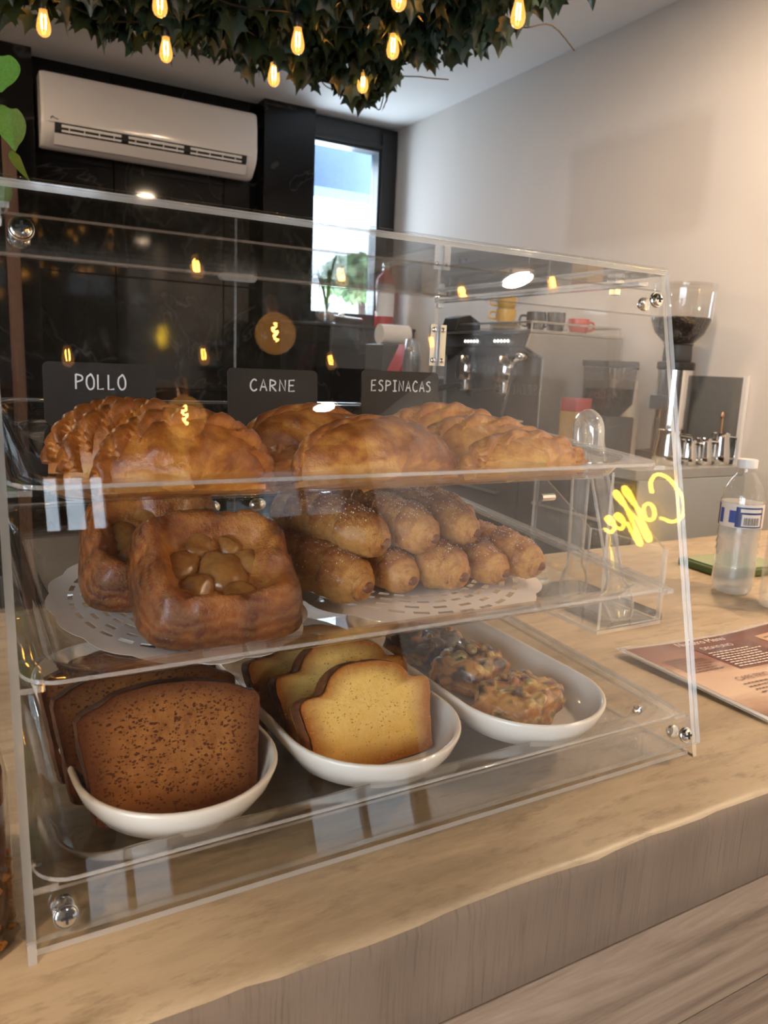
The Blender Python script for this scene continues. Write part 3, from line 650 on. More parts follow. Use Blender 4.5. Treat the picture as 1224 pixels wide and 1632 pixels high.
# ---------------------------------------------------------------- sugared rolls
SUGAR = plain('sugar crystal', (.85, .74, .60), .15, 0, .1, 200, 0, .5)
def roll(label, p0, p1, R, seed, bend=.004):
    """p0 = centre of front end, p1 = centre of rear end"""
    p0 = Vector(p0); p1 = Vector(p1); d = p1 - p0; Ln = d.length; rot = d.to_track_quat('Y', 'Z').to_euler()
    T = thing('sugared_roll', label, 'pastry', p0, rot, 'sugared rolls')
    m = MB(); N, K = 60, 30; L = []; at = []
    for i in range(N + 1):
        s = i / N; e = abs(2 * s - 1); prof = max(.02, (1 - e ** 7)) ** .55 * (.86 + .14 * math.sin(PI * s)); row = []
        for k in range(K):
            th = 2 * PI * k / K; sp = (s * 4.5 + th / (2 * PI) + seed * .37) % 1.0; ridge = .11 * (sp ** 2) if .06 < s < .94 else .02
            lump = fb(math.cos(th) * 1.6 + seed * 5, math.sin(th) * 1.6, s * 7, 1, 4); fine = noise.noise(Vector((math.cos(th) * 9, math.sin(th) * 9, s * 45 + seed)))
            r = R * prof * (1 + ridge + .10 * lump + .04 * fine)
            row.append((r * math.cos(th) * 1.06, s * Ln, r * math.sin(th) * .95 + bend * math.sin(PI * s)))
            at.append(min(1, max(0, .14 + .28 * math.sin(th) + .32 * lump + .25 * (sp - .5) - .25 * (s < .09))))
        L.append(row)
    m.loft(L, 0, at=at); m.build('dough_roll', D_ROL, T, smooth=True, sharp=80)
    g = MB(); rs = random.Random(seed)
    for k in range(260):
        a_ = rs.gauss(PI / 2, .75); s_ = rs.uniform(.12, .95); kk = int(round(a_ / (2 * PI) * K)) % K; p = Vector(L[int(s_ * N)][kk]); z = rs.uniform(.0004, .0009)
        g.add([p + Vector(d) * z for d in ((1, 0, 0), (0, 1, 0), (-1, 0, 0), (0, -1, 0), (0, 0, 1.2), (0, 0, -1))], [(0, 1, 4), (1, 2, 4), (2, 3, 4), (3, 0, 4), (1, 0, 5), (2, 1, 5), (3, 2, 5), (0, 3, 5)])
    o = g.build('sugar_grains', SUGAR, T); o['kind'] = 'stuff'
    m = MB(); q = []
    for i in range(34):      # the spiral of dough at the front end
        a_ = i / 33 * 4.2 * PI + seed; rr = R * (.10 + .50 * i / 33); q.append((rr * math.cos(a_) * 1.02, .0032 + .0035 * (i / 33) ** 2, rr * math.sin(a_) * .92))
    m.tube(q, lambda t: R * (.10 + .07 * math.sin(PI * t)), 7); m.att = {i: .18 + .25 * noise.noise(Vector(p) * 200 + Vector((seed, 0, 0))) for i, p in enumerate(m.v)}; m.build('end_swirl', D_ROL, T, smooth=True, sharp=80)
    m = MB(); m.ell((R * .12, .0005, -R * .05), R * .26, R * .16, R * .20, 12, 8); m.att = {i: .5 for i in range(len(m.v))}; m.build('filling', D_CHEESE, T, smooth=True)
    return T
rz0 = on_tray(1, 0, .115)[2]
def RR(label, x0, y0, x1, y1, R, lvl, seed, dz=0):
    a = on_tray(1, x0, y0); b_ = on_tray(1, x1, y1); up = .0012 + R * .98 if lvl == 0 else .0012 + R * .98 + .033
    roll(label, (a[0], a[1], a[2] + up + dz), (b_[0], b_[1], b_[2] + up + dz + (.004 if lvl else 0)), R, seed)
RR('bottom row sugared roll furthest left, its swirled end nearest the viewer', -.293, .108, -.338, .225, .0235, 0, 1)
RR('bottom row sugared roll second from the left', -.244, .118, -.262, .235, .0205, 0, 2)
RR('bottom row sugared roll in the middle of the heap', -.198, .108, -.220, .225, .0225, 0, 3)
RR('bottom row sugared roll second from the right with a pale end', -.148, .112, -.174, .225, .0195, 0, 4)
RR('bottom row sugared roll furthest right with brown filling showing', -.106, .112, -.142, .230, .0215, 0, 5, .001)
RR('top row sugared roll furthest left, raised and crusted with sugar', -.272, .118, -.322, .232, .0225, 1, 6)
RR('top row sugared roll second from the left, darkest glazed', -.222, .120, -.265, .238, .0222, 1, 7)
RR('top row sugared roll second from the right', -.170, .130, -.216, .245, .0205, 1, 8)
RR('top row sugared roll furthest right leaning down to the tray', -.150, .165, -.178, .262, .0195, 1, 9, -.002)

# ---------------------------------------------------------------- plates
def plate(label, x, y, w, h, rz=0):
    T = thing('oval_plate', label, 'plate', on_tray(0, x, y, .0004), (aB, 0, rz), 'white oval plates')
    prof = [(.030, .0), (.026, .0), (.012, .008), (.004, .020), (0, .031), (.0006, .0328), (.0022, .0335), (.0042, .0325), (.0062, .028), (.012, .014), (.020, .007), (.030, .0055), (.045, .005)]
    m = MB(); m.loft([rrect(0, 0, w - 2 * o, h - 2 * o, (w - 2 * o) / 2 * .98, 14, z) for o, z in prof]); m.build('plate_dish', CERAM, T, smooth=True, sharp=60); return T
PY = .195
plate('white oval plate holding the dark banana bread slices', -.457, .170, .142, .300, .06)
plate('white oval plate holding the yellow pound cake slices', -.302, .170, .150, .310, .06)
plate('white oval plate holding the vegetable bake pieces', -.146, .172, .146, .320, .06)

# ---------------------------------------------------------------- cake slices
def cake_slice(label, loc, rot, outline, sc, th, crumb, crust, seed, group):
    T = thing('cake_slice', label, 'cake', loc, rot, group)
    base = catmull([(p[0], 0, p[1]) for p in outline], 7, True); pts = []
    for i, p in enumerate(base):
        k = 1 + .012 * noise.noise(Vector((i * .23, seed, 0))) + .006 * noise.noise(Vector((i * .9, seed, 3))); pts.append(Vector((p.x * sc * k, 0, max(p.z * sc * k, 0))))
    n = len(pts); c = sum(pts, Vector()) / n
    for sgn, y0 in ((-1, 0), (1, th)):
        V = []; at = []; fs = []; R = [1, .97, .93, .87, .78, .6, .35, .12]
        for r in R:
            for p in pts:
                q = c + (p - c) * r; V.append((q.x, y0 + .0010 * noise.noise(q * 180 + Vector((0, seed, 0))) + sgn * (-.0012 if r == 1 else 0) * -1, q.z)); at.append(r)
        for j in range(len(R) - 1):
            for i in range(n):
                f = (j * n + i, j * n + (i + 1) % n, (j + 1) * n + (i + 1) % n, (j + 1) * n + i); fs.append(f)
        fs.append([(len(R) - 1) * n + i for i in range(n)])
        if sgn < 0: m = MB(); m.add(V, [f[::-1] for f in fs], 0, at)
        else: m.add(V, fs, 0, at)
    m.build('crumb', crumb, T, smooth=True, sharp=80)
    m = MB(); L = []; at = []; NY = 8
    for j in range(NY + 1):
        y = .0008 + (th - .0016) * j / NY; row = []
        for i, p in enumerate(pts):
            nz = noise.noise(Vector((i * .35, j * .6, seed))); d = (p - c).normalized(); q = p + d * (.0016 + .0012 * nz) * math.sin(PI * (j + .35) / (NY + .7)); row.append((q.x, y, max(q.z, 0))); at.append(.35 + .35 * nz + .2 * (p.z / (sc + 1e-6)))
        L.append(row)
    m.loft(L, 0, False, False, at=at); m.build('crust', crust, T, smooth=True, sharp=80); return T
LOAF_B = [(-.46, .02), (0, 0), (.46, .02), (.53, .10), (.56, .35), (.60, .62), (.585, .70), (.50, .735), (.36, .80), (.15, .845), (-.05, .86), (-.28, .845), (-.45, .78), (-.575, .72), (-.60, .64), (-.56, .35), (-.53, .10)]
LOAF_V = [(-.47, .02), (0, 0), (.47, .02), (.53, .10), (.56, .34), (.60, .52), (.58, .60), (.50, .625), (.42, .64), (.34, .74), (.18, .80), (-.05, .82), (-.22, .80), (-.33, .72), (-.40, .62), (-.50, .61), (-.585, .585), (-.60, .50), (-.56, .32), (-.53, .10)]
def on_plate(x, y): p = on_tray(0, x, y); return (p[0], p[1], p[2] + .0062)
def CS(label, x, y, outline, sc, th, cr, ku, seed, lean, rz, group, dz=0):
    p = on_plate(x, y); cake_slice(label, (p[0], p[1], p[2] + dz), (lean, 0, rz), outline, sc, th, cr, ku, seed, group)
gB = 'banana bread slices'; gV = 'pound cake slices'
CS('front dark banana bread slice facing the glass on the left plate', -.457, .062, LOAF_B, .104, .021, C_BAN, K_BAN, 1, -.30, -.02, gB)
CS('rear dark banana bread slice leaning behind the front one', -.466, .093, LOAF_B, .106, .021, C_BAN, K_BAN, 2, -.30, -.02, gB)
CS('rearmost banana bread slice with a torn dark top', -.470, .124, LOAF_B, .106, .021, C_BAN, K_BAN, 5, -.30, .02, gB)
CS('front yellow pound cake slice facing the glass on the middle plate', -.301, .062, LOAF_V, .098, .019, C_VAN, K_VAN, 3, -.42, .02, gV)
CS('second yellow pound cake slice standing behind the front one', -.304, .102, LOAF_V, .101, .019, C_VAN, K_VAN, 4, -.38, -.02, gV)
CS('rearmost yellow pound cake slice mostly hidden on the middle plate', -.314, .138, LOAF_V, .101, .019, C_VAN, K_VAN, 6, -.36, -.02, gV)

# ---------------------------------------------------------------- vegetable bake
def bake(label, x, y, sx, sy, sz, rz, seed, char):
    T = thing('vegetable_bake', label, 'pastry', on_plate(x, y), (aB, 0, rz), 'vegetable bake pieces')
    m = MB(); N, K = 26, 52; L = []; at = []
    for j in range(N + 1):
        p = PI * (j / N - .5); row = []
        for i in range(K):
            th = 2 * PI * i / K; ex = .45; sg = lambda v, e: (abs(v) ** e) * (1 if v >= 0 else -1)
            u = Vector((sg(math.cos(p), ex) * sg(math.cos(th), .6), sg(math.cos(p), ex) * sg(math.sin(th), .6), sg(math.sin(p), .7)))
            q = Vector((u.x * sx, u.y * sy, (u.z * .5 + .5) * sz))
            dv = noise.voronoi(q * 95 + Vector((seed * 3.1, 0, 0)))[0][0]; lump = fb(q.x * 60 + seed, q.y * 60, q.z * 60, 1, 4)
            k = .0055 * (.42 - dv) * 1.6 + .0035 * lump
            q += u.normalized() * k * (1 if q.z > .004 else .2); q.z = max(q.z, .0004)
            row.append(q); at.append(min(1, max(0, char + .45 * lump + .5 * (dv - .35) + .15 * u.z)))
        L.append(row)
    m.loft(L, 0, at=at); m.build('baked_body', FRIT, T, smooth=True, sharp=80)
    rnd = random.Random(seed); 
    for k in range(7):
        c = MB(); a_ = rnd.uniform(0, 6.28); rr = rnd.uniform(0, .75); s = rnd.uniform(.0045, .008)
        M = Matrix.Rotation(rnd.uniform(0, 6), 4, 'Z') @ Matrix.Rotation(rnd.uniform(-.6, .6), 4, 'X')
        c.ell((0, 0, 0), s, s * .7, s * .55, 10, 6, 0, M); c.v = [(p[0] + sx * rr * math.cos(a_), p[1] + sy * rr * math.sin(a_), p[2] + sz * (1.03 - .18 * rr)) for p in c.v]
        c.att = {i: rnd.uniform(0, .3) + char * .5 for i in range(len(c.v))}; c.build('vegetable_chunk', FRIT, T, smooth=True)
    return T
bake('front piece of browned vegetable bake with green bits at the plate end', -.147, .080, .041, .033, .034, .35, 1, .03)
bake('middle piece of vegetable bake touching the front one', -.152, .150, .036, .032, .037, .45, 2, .10)
bake('rear darkest charred piece of vegetable bake', -.160, .222, .038, .034, .035, .4, 3, .30)

# ---------------------------------------------------------------- ivy ceiling
IVT = thing('ivy_garland', 'dense dark green ivy garland panel hanging from the ceiling', 'garland', (0, 0, 1.35))
GX0, GX1, GY0, GY1 = -1.6, .88, -2.1, 2.30
for i in range(9):
    x = GX0 + .1 + (GX1 - GX0 - .3) * i / 8; MB().box(x - .012, x + .012, GY0 + .1, GY1 - .12, .10, .115).build('lattice_slat', DWOOD, IVT)
for i in range(14):
    y = GY0 + .12 + (GY1 - GY0 - .3) * i / 13; MB().box(GX0 + .1, GX1 - .12, y - .012, y + .012, .1155, .13).build('lattice_slat', DWOOD, IVT)
for x in (-1.3, .55):
    for y in (-1.6, .3, 1.95): MB().tube([(x, y, .12), (x, y, ZC - 1.35)], .004).build('hanging_rod', CORD, IVT, smooth=True)
LV = [(0, 0), (.22, -.10), (.52, .02), (.40, .22), (.56, .52), (.30, .50), (.16, .66), (0, 1.0), (-.16, .66), (-.30, .50), (-.56, .52), (-.40, .22), (-.52, .02), (-.22, -.10)]
def leaf_geo(m, M, s, outline=LV, fold=.25):
    n = len(outline); vs = [M @ Vector((0, .35 * s, -.03 * s))] + [M @ Vector((x * s, y * s, fold * abs(x) * s - .12 * y * y * s)) for x, y in outline]
    m.add(vs, [(0, 1 + i, 1 + (i + 1) % n) for i in range(n)])
leafm = [];
for f in (.15, .35, .5):
    m = MB(); leaf_geo(m, Matrix.Identity(4), 1, LV, f); leafm.append(m.mesh('leaf', IVY, True))
R_ = random.Random(5)
def leafM(x, y, z):
    return Matrix.Translation((x, y, z)) @ Matrix.Rotation(R_.uniform(0, 2 * PI), 4, 'Z') @ Matrix.Rotation(R_.uniform(-2.3, -.5), 4, 'X') @ Matrix.Rotation(R_.uniform(-.7, .7), 4, 'Y')
def low(x, y): return .0 + .035 * fb(x * 3, y * 3, 0, 1, 3)
cnt = 0
while cnt < 300:       # the largest leaves in view: the underside and the two hanging edges
    k = R_.random()
    if k < .45: x, y = R_.uniform(-.65, GX1), R_.uniform(1.45, GY1)
    elif k < .78: x, y = R_.uniform(-.65, GX1), GY1 + R_.uniform(-.08, .03)
    else: x, y = GX1 + R_.uniform(-.08, .03), R_.uniform(1.2, GY1)
    z = low(x, y) + R_.uniform(-.045, .03)
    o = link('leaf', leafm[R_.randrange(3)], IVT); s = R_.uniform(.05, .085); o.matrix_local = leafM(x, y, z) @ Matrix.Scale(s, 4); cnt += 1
m = MB()
for i in range(7600):
    x, y = R_.uniform(-.9, GX1 - .01), R_.uniform(1.0, GY1 - .01); z = low(x, y) + R_.uniform(-.01, .12)
    leaf_geo(m, leafM(x, y, z), R_.uniform(.045, .08), LV, R_.uniform(.1, .5))
for i in range(7000):
    x, y = R_.uniform(GX0, GX1), R_.uniform(GY0, 1.0); z = low(x, y) + R_.uniform(-.01, .11)
    leaf_geo(m, leafM(x, y, z), R_.uniform(.06, .10), LV, R_.uniform(.1, .5))
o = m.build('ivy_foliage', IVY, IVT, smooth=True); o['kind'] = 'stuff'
for i in range(26):
    x, y = R_.uniform(-.6, GX1), R_.uniform(1.3, GY1); q = [(x + .08 * k * R_.uniform(.3, 1) * (1 if i % 2 else -1), y + .05 * R_.uniform(-1, 1), low(x, y) - .01 + .015 * R_.uniform(-1, 1)) for k in range(5)]
    MB().tube(catmull(q, 4), .0022, 5).build('vine_stem', STEM, IVT, smooth=True)
for q in ([(.60, 2.25, .02), (.64, 2.27, -.045), (.70, 2.28, -.055), (.76, 2.27, .0)], [(.83, 2.27, .0), (.86, 2.28, -.075), (.885, 2.285, -.085), (.90, 2.28, -.01)]):
    MB().tube(catmull(q, 6), .0022, 5).build('vine_stem', STEM, IVT, smooth=True)

# string lights
def bulb_parts(parent, p, s=1.0):
    x, y, z = p
    m = MB(); m.lathe([(.001, -.066), (.006, -.0655), (.0125, -.061), (.0165, -.053), (.0175, -.045), (.0160, -.034), (.0125, -.020), (.0100, -.010), (.0095, 0)], 16)
    m.v = [(x + q[0] * s, y + q[1] * s, z + q[2] * s) for q in m.v]; B = m.build('bulb', BULB, parent, smooth=True, sharp=80)
    m = MB()
    for dx in (-.004, .004): m.tube([(dx, 0, -.014), (dx * 1.3, 0, -.03), (dx, 0, -.048)], .0015, 6)
    m.v = [(x + q[0] * s, y + q[1] * s, z + q[2] * s) for q in m.v]; m.build('filament', FILAMENT, B)
    m = MB(); m.lathe([(.0102, -.004), (.0125, 0), (.0125, .024), (.010, .030), (.004, .034)], 14); m.v = [(x + q[0] * s, y + q[1] * s, z + q[2] * s) for q in m.v]; m.build('socket', BLACKP, B, smooth=True)
def string(label, pts, sag=.03):
    T = thing('string_light', label, 'string light', pts[0], (0, 0, 0), 'festoon string lights'); o0 = Vector(pts[0]); q = []
    for i, p in enumerate(pts):
        p = Vector(p); q.append(p + Vector((0, 0, .036)) - o0)
        if i < len(pts) - 1: q.append((p + Vector(pts[i + 1])) / 2 + Vector((0, 0, .036 - sag)) - o0)
    MB().tube(catmull(q, 5), .0028, 6).build('cord', CORD, T, smooth=True)
    for p in pts: bulb_parts(T, Vector(p) - o0, 1.12)
ZB = 1.285
def atz(l): return [(x, y, ZB + dz) for x, y, dz in l]
# rows measured off the garland plane (bulb centres hang ~.035 below these points)
string('string light row along the far edge of the ivy with bulbs in a line', atz([(-.60, 2.165, 0), (-.272, 2.165, 0), (.067, 2.148, 0), (.413, 2.145, 0), (.74, 2.15, .045)]))
string('string light row deeper inside the ivy, nearer the viewer', atz([(-.36, 1.84, 0), (-.027, 1.835, 0), (.370, 1.85, 0), (.68, 1.84, .05)]))
string('string light row at the near right corner of the ivy', atz([(.19, 1.44, .02), (.468, 1.440, 0), (.770, 1.345, 0)]))
string('string light row hanging over the customer side of the bar', [(-.62, -1.90, 1.33), (-.22, -1.95, 1.31), (.22, -1.92, 1.32), (.71, -1.92, 1.32), (1.1, -1.8, 1.36)], .05)
string('string light row hanging just behind the viewer', [(-.5, -1.2, 1.36), (.05, -1.36, 1.32), (.50, -1.36, 1.34), (.93, -1.34, 1.31), (1.3, -1.3, 1.36)], .05)
def pendant(label, p, R):
    T = thing('globe_pendant', label, 'pendant lamp', p, (0, 0, 0), 'globe pendants')
    m = MB(); m.lathe([(R * math.sin(a) if a < PI * .93 else .013, -R * math.cos(a)) for a in [PI * k / 20 + .02 for k in range(19)]] + [(.014, R * 1.15)], 28); B = m.build('globe', GLOBE, T, smooth=True, sharp=80)
    q = [(.006 * math.sin(k * 1.1) , .004 * math.cos(k * .8), R * (.55 - .95 * k / 14) + .004 * math.sin(2 * k)) for k in range(15)]; MB().tube(catmull(q, 4), .0026, 6).build('filament', FILAMENT, B)
    m = MB(); m.lathe([(.016, R * 1.05), (.018, R * 1.1), (.018, R * 1.1 + .05), (.006, R * 1.1 + .06)], 16); m.build('socket', plain('copper', (.55, .25, .12), .3, 1), T, smooth=True)
    MB().tube([(0, 0, R * 1.1 + .06), (0, 0, ZC - p[2])], .003, 6).build('cord', CORD, T, smooth=True)
pendant('amber globe pendant lamp with glowing filament over the customer side', (.31, -1.49, 1.16), .062)
pendant('second amber globe pendant lamp lower and nearer the street windows', (.04, -1.62, .94), .062)
# neon sign on the right wall
NS = thing('neon_sign', 'yellow neon Coffee script sign glowing on the right wall', 'neon sign', (XW - .03, -1.52, .46))
def nz(pts): return [(0, -.44 * u, .235 * v) for u, v in pts]
def stroke(pts, closed=False): MB().tube(catmull(nz(pts), 8, closed), .0060, 8, closed=closed).build('neon_tube', NEON, NS, smooth=True)
stroke([(.31, .72), (.30, .90), (.22, 1.0), (.12, .92), (.04, .70), (0, .42), (.05, .18), (.16, .13), (.28, .25)])
stroke([(.40 + .065 * math.cos(t), .42 + .15 * math.sin(t)) for t in [k * PI / 4 for k in range(8)]], True)
stroke([(.46, .42), (.55, .62), (.64, .92), (.62, 1.0), (.57, .85), (.50, .30), (.46, -.02), (.50, -.04), (.56, .35)])
stroke([(.56, .35), (.66, .62), (.76, .90), (.74, .98), (.69, .84), (.62, .30), (.58, -.04), (.62, -.06), (.69, .34)])
stroke([(.69, .34), (.77, .42), (.82, .54), (.77, .56), (.73, .40), (.78, .28), (.85, .36)])
stroke([(.85, .36), (.91, .44), (.95, .55), (.90, .57), (.86, .40), (.92, .28), (1.0, .38)])
m = MB(); L0 = rrect(-.22, .118, .52, .30, .02, 5); m.loft([[(.022, p[0], p[1]) for p in L0], [(.028, p[0], p[1]) for p in L0]]); m.build('acrylic_back', ACR, NS)
for q in ((-.42, .24), (-.02, .0), (-.42, .0), (-.02, .24)): m = MB(); m.tube([(.006, q[0], q[1]), (.03, q[0], q[1])], .006); m.build('stand_off', CHROME, NS, smooth=True)
# downlights: the left pair and the air conditioner one are added fill
DL = [(1.78, -1.97, 14), (1.5, -3.6, 8), (-1.9, -1.1, 60), (1.25, -.45, 22), (1.15, 1.0, 16), (-1.9, -2.6, 60), (-1.3, 3.2, 30)]
for i, (x, y, pw) in enumerate(DL):
    T = thing('downlight', ('round recessed ceiling downlight ' + ['above the neon sign', 'by the right street window', 'added for fill left of the ivy panel near the bar', 'right above the bar end', 'above the work counter', 'added for fill left of the ivy panel near the street', 'added to brighten the air conditioner'][i]), 'downlight', (x, y, ZC), (0, 0, 0), 'ceiling downlights')
    m = MB(); m.lathe([(.085, 0), (.085, -.006), (.070, -.008), (.068, -.002)], 28); m.build('trim_ring', WHITEP, T, smooth=True)
    m = MB(); m.lathe([(.067, -.0015), (.067, -.004)], 28); m.build('diffuser', LED, T)
    l = area('downlight_lamp', (x, y, ZC - .012), (0, 0, 0), .13, .13, pw, (1.0, .72, .46), 'DISK')

# ---------------------------------------------------------------- hanging pothos
PT = thing('pothos_plant', 'bright green pothos vine trailing down at the left edge', 'plant', (-.487, 1.0, 1.33))
PL = [(0, 0), (.22, -.06), (.42, .12), (.46, .36), (.34, .66), (.14, .9), (0, 1.08), (-.14, .9), (-.34, .66), (-.46, .36), (-.42, .12), (-.22, -.06)]
stem = catmull([(0, 0, 0), (-.02, -.01, -.2), (.005, 0, -.42), (-.01, .01, -.56), (0, 0, -.70), (-.012, 0, -.80)], 6)
MB().tube(stem, .0035, 6).build('vine_stem', plain('green stem', (.16, .18, .05), .5), PT, smooth=True)
RL = random.Random(3); m = MB(); leaf_geo(m, Matrix.Identity(4), 1, [(p.x, p.y) for p in catmull([(x, y, 0) for x, y in PL], 3, True)], .3); pl = m.mesh('leaf', POTH, True)
for k, (dx, dz, s, rz, rx, ry) in enumerate([(.012, -.555, .062, 2.9, -1.9, .2), (.022, -.625, .068, 3.3, -1.75, -.2), (-.02, -.60, .06, 2.2, -1.8, .5), (.030, -.690, .055, 3.6, -2.2, -.5), (-.004, -.735, .060, 2.6, -1.8, .1), (-.03, -.50, .06, 2.4, -1.8, .3), (.0, -.44, .055, 3.4, -1.9, .3), (-.03, -.68, .06, 2.5, -1.7, .3), (.0, -.3, .055, 3.0, -1.9, .2), (-.02, -.2, .055, 2.6, -1.9, -.2)]):
    o = link('leaf', pl, PT); o.matrix_local = Matrix.Translation((dx, RL.uniform(-.02, .01), dz)) @ Matrix.Rotation(rz - PI, 4, 'Z') @ Matrix.Rotation(rx + .2, 4, 'X') @ Matrix.Rotation(ry, 4, 'Y') @ Matrix.Scale(s * .85, 4)

# ---------------------------------------------------------------- air conditioner
AC = thing('air_conditioner', 'white wall mounted split air conditioner above the black tiles', 'air conditioner', (.455, YB - .004, 1.318))
def acx(prof, x0, x1): return [[(x, -p[0], p[1]) for p in prof] for x in (x0, x1)]
body = [(0, .02), (.10, .0), (.135, .01), (.185, .06), (.205, .09), (.212, .13), (.208, .25), (.200, .315), (.188, .332), (.0, .332)]
ACW = plain('warm white gloss plastic', (.80, .76, .72), .13, 0, .02, 10, 0, .3)
xs = [(-.545, .965), (-.538, .985), (-.525, 1), (.525, 1), (.538, .985), (.545, .965)]
m = MB(); m.loft([[(x, -.1 - (p[0] - .1) * s, .166 + (p[1] - .166) * s) for p in body] for x, s in xs]); m.build('housing', ACW, AC, smooth=True, sharp=30)
fp_ = [(.2135, .108), (.2165, .13), (.2125, .25), (.2045, .314), (.2075, .314), (.2155, .25), (.2195, .13), (.2165, .106)]
m = MB(); m.loft(acx(fp_, -.528, .528)); m.build('front_panel', ACW, AC, smooth=True, sharp=50)
m = MB(); m.prism([(-.485, -.2135, .105), (-.485, -.2060, .075), (-.485, -.160, .022), (-.485, -.12, .05), (-.485, -.19, .112)], (.97, 0, 0)); m.build('vent_cavity', RUBBER, AC)
for k in range(3):
    xa = -.455 + k * .315; xb = xa + .28
    m = MB(); m.box(xa, xb, -.2165, -.2125, .086, .098); m.box(xa, xb, -.212, -.208, .066, .075)
    for j in range(4): x = xa + (j + .5) * .07; m.box(x - .002, x + .002, -.2145, -.204, .064, .100)
    m.build('vane', WHITEP, AC)
m = MB(); m.prism([(-.488, -.203, .050), (-.488, -.211, .058), (-.488, -.178, .012), (-.488, -.168, .010)], (.976, 0, 0)); m.build('louver_flap', ACW, AC, bevel=.001)
m = MB(); m.tube(catmull([(-.505, -.2198, .118), (-.495, -.2198, .128), (-.488, -.2198, .122), (-.47, -.2198, .118)], 5), .0022, 6); m.build('emblem', plain('emblem ink', (.08, .08, .14), .4), AC)
for k in range(6): pass

# ---------------------------------------------------------------- work counter and machines on the right
WC = thing('work_counter', 'pale grey ended work counter along the right wall', 'counter', (1.69, 2.5, ZF))
ZW_ = .03; yA, yZ, xA = 1.375, 3.70, 1.41
TEAL = plain('pale grey green panel', (.40, .42, .42), .35, 0, .08, 3)
MB().box(xA - 1.69, XW - .003 - 1.69, yA - 2.5, yZ - 2.5, ZW_ - .035 - ZF, ZW_ - ZF).build('worktop', plain('grey stone worktop', (.34, .34, .33), .3, 0, .15, 25), WC, bevel=.003)
MB().box(xA + .012 - 1.69, XW - .003 - 1.69, yA + .004 - 2.5, yZ - 2.5, .10, ZW_ - .036 - ZF).build('carcass', DARKP, WC)
MB().box(xA + .012 - 1.69, XW - .003 - 1.69, yA - .006 - 2.5, yA + .003 - 2.5, 0, ZW_ - .036 - ZF).build('end_panel', TEAL, WC, bevel=.001)
for k in range(4):
    y0 = yA + .02 + k * .575 - 2.5; D = MB().box(xA - .006 - 1.69, xA + .011 - 1.69, y0, y0 + .565, .12, ZW_ - .05 - ZF).build('door', plain('dark brown grey door', (.065, .058, .052), .42), WC, bevel=.002)
    m = MB(); m.tube([(xA - .03 - 1.69, y0 + .1, .86), (xA - .03 - 1.69, y0 + .45, .86)], .006)
    for yy in (.12, .43): m.tube([(xA - .03 - 1.69, y0 + yy, .86), (xA - .006 - 1.69, y0 + yy, .86)], .005)
    m.build('handle', STEEL, D, smooth=True)
# espresso machine: front faces -X
EM = thing('espresso_machine', 'stainless two group espresso machine with black control strip on the work counter', 'espresso machine', (1.68, 2.36, ZW_))
ex0, ex1, ey0, ey1 = -.255, .265, -.355, .345
MB().box(ex0 + .10, ex1, ey0 + .012, ey1 - .012, .05, .41).build('body', DARKP, EM, bevel=.006)
for y0 in (ey0, ey1 - .012):
    MB().prism([(ex0 + .09, y0, .05), (ex1, y0, .05), (ex1, y0, .455), (ex0 + .02, y0, .455), (ex0, y0, .40), (ex0 + .09, y0, .36)], (0, .012, 0)).build('side_panel', DSTEEL, EM, bevel=.003)
MB().prism([(ex0 + .02, ey0 + .013, .452), (ex0, ey0 + .013, .40), (ex0 + .06, ey0 + .013, .365), (ex0 + .12, ey0 + .013, .452)], (0, ey1 - ey0 - .026, 0)).build('control_strip', BLACKP, EM, bevel=.002)
MB().box(ex0 + .02, ex1, ey0, ey1, .456, .470).build('top_plate', STEEL, EM, bevel=.003)
m = MB(); q = [(ex0 + .03, ey0 + .01, .50), (ex1 - .01, ey0 + .01, .50), (ex1 - .01, ey1 - .01, .50), (ex0 + .03, ey1 - .01, .50)]; m.tube(q, .004, 8, closed=True)
for x, y, z in q: m.tube([(x, y, .47), (x, y, .50)], .004)
m.build('cup_rail', STEEL, EM, smooth=True)
MB().box(ex0, ex0 + .30, ey0 + .02, ey1 - .02, .045, .085).build('drip_tray', STEEL, EM, bevel=.003)
LEDW = emit('white button led', (1, 1, 1), 3)
for gy in (-.19, .02):
    for k in range(5):
        m = MB(); m.ell((ex0 - .002 + .006, gy + (k - 2) * .022, .425), .004, .006, .006, 10, 6); m.build('button', LEDW, EM, smooth=True)
for gy in (-.16, .12):
    m = MB(); m.lathe([(.045, .26), (.05, .27), (.05, .33), (.04, .365)], 20, (ex0 + .06, gy, 0)); G = m.build('group_head', CHROME, EM, smooth=True)
    m = MB(); m.lathe([(.015, .20), (.036, .215), (.038, .258)], 18, (ex0 + .06, gy, 0)); m.build('portafilter_basket', CHROME, G, smooth=True)
    m = MB(); m.tube([(ex0 + .03, gy, .235), (ex0 - .05, gy - .01, .225), (ex0 - .13, gy - .02, .21)], lambda t: .010 + .006 * t, 10); m.build('portafilter_handle', BLACKP, G, smooth=True)
m = MB(); m.tube(catmull([(ex0 + .05, -.31, .36), (ex0 - .02, -.31, .34), (ex0 - .035, -.305, .22), (ex0 - .06, -.30, .11)], 6), .006, 8); m.ell((ex0 + .02, -.31, .365), .03, .02, .02); m.build('steam_wand', CHROME, EM, smooth=True)
for x in (ex0 + .12, ex1 - .05):
    for y in (ey0 + .06, ey1 - .06): m = MB(); m.lathe([(.022, 0), (.018, .05)], 12, (x, y, 0)); m.build('foot', RUBBER, EM, smooth=True)
m = MB(); m.ell((ex0 + .05, -.20, .098), .05, .10, .014, 14, 8); m.v = [(p[0] + .01 * noise.noise(Vector(p) * 30), p[1], max(p[2] + .012 * noise.noise(Vector(p) * 40), .086)) for p in m.v]
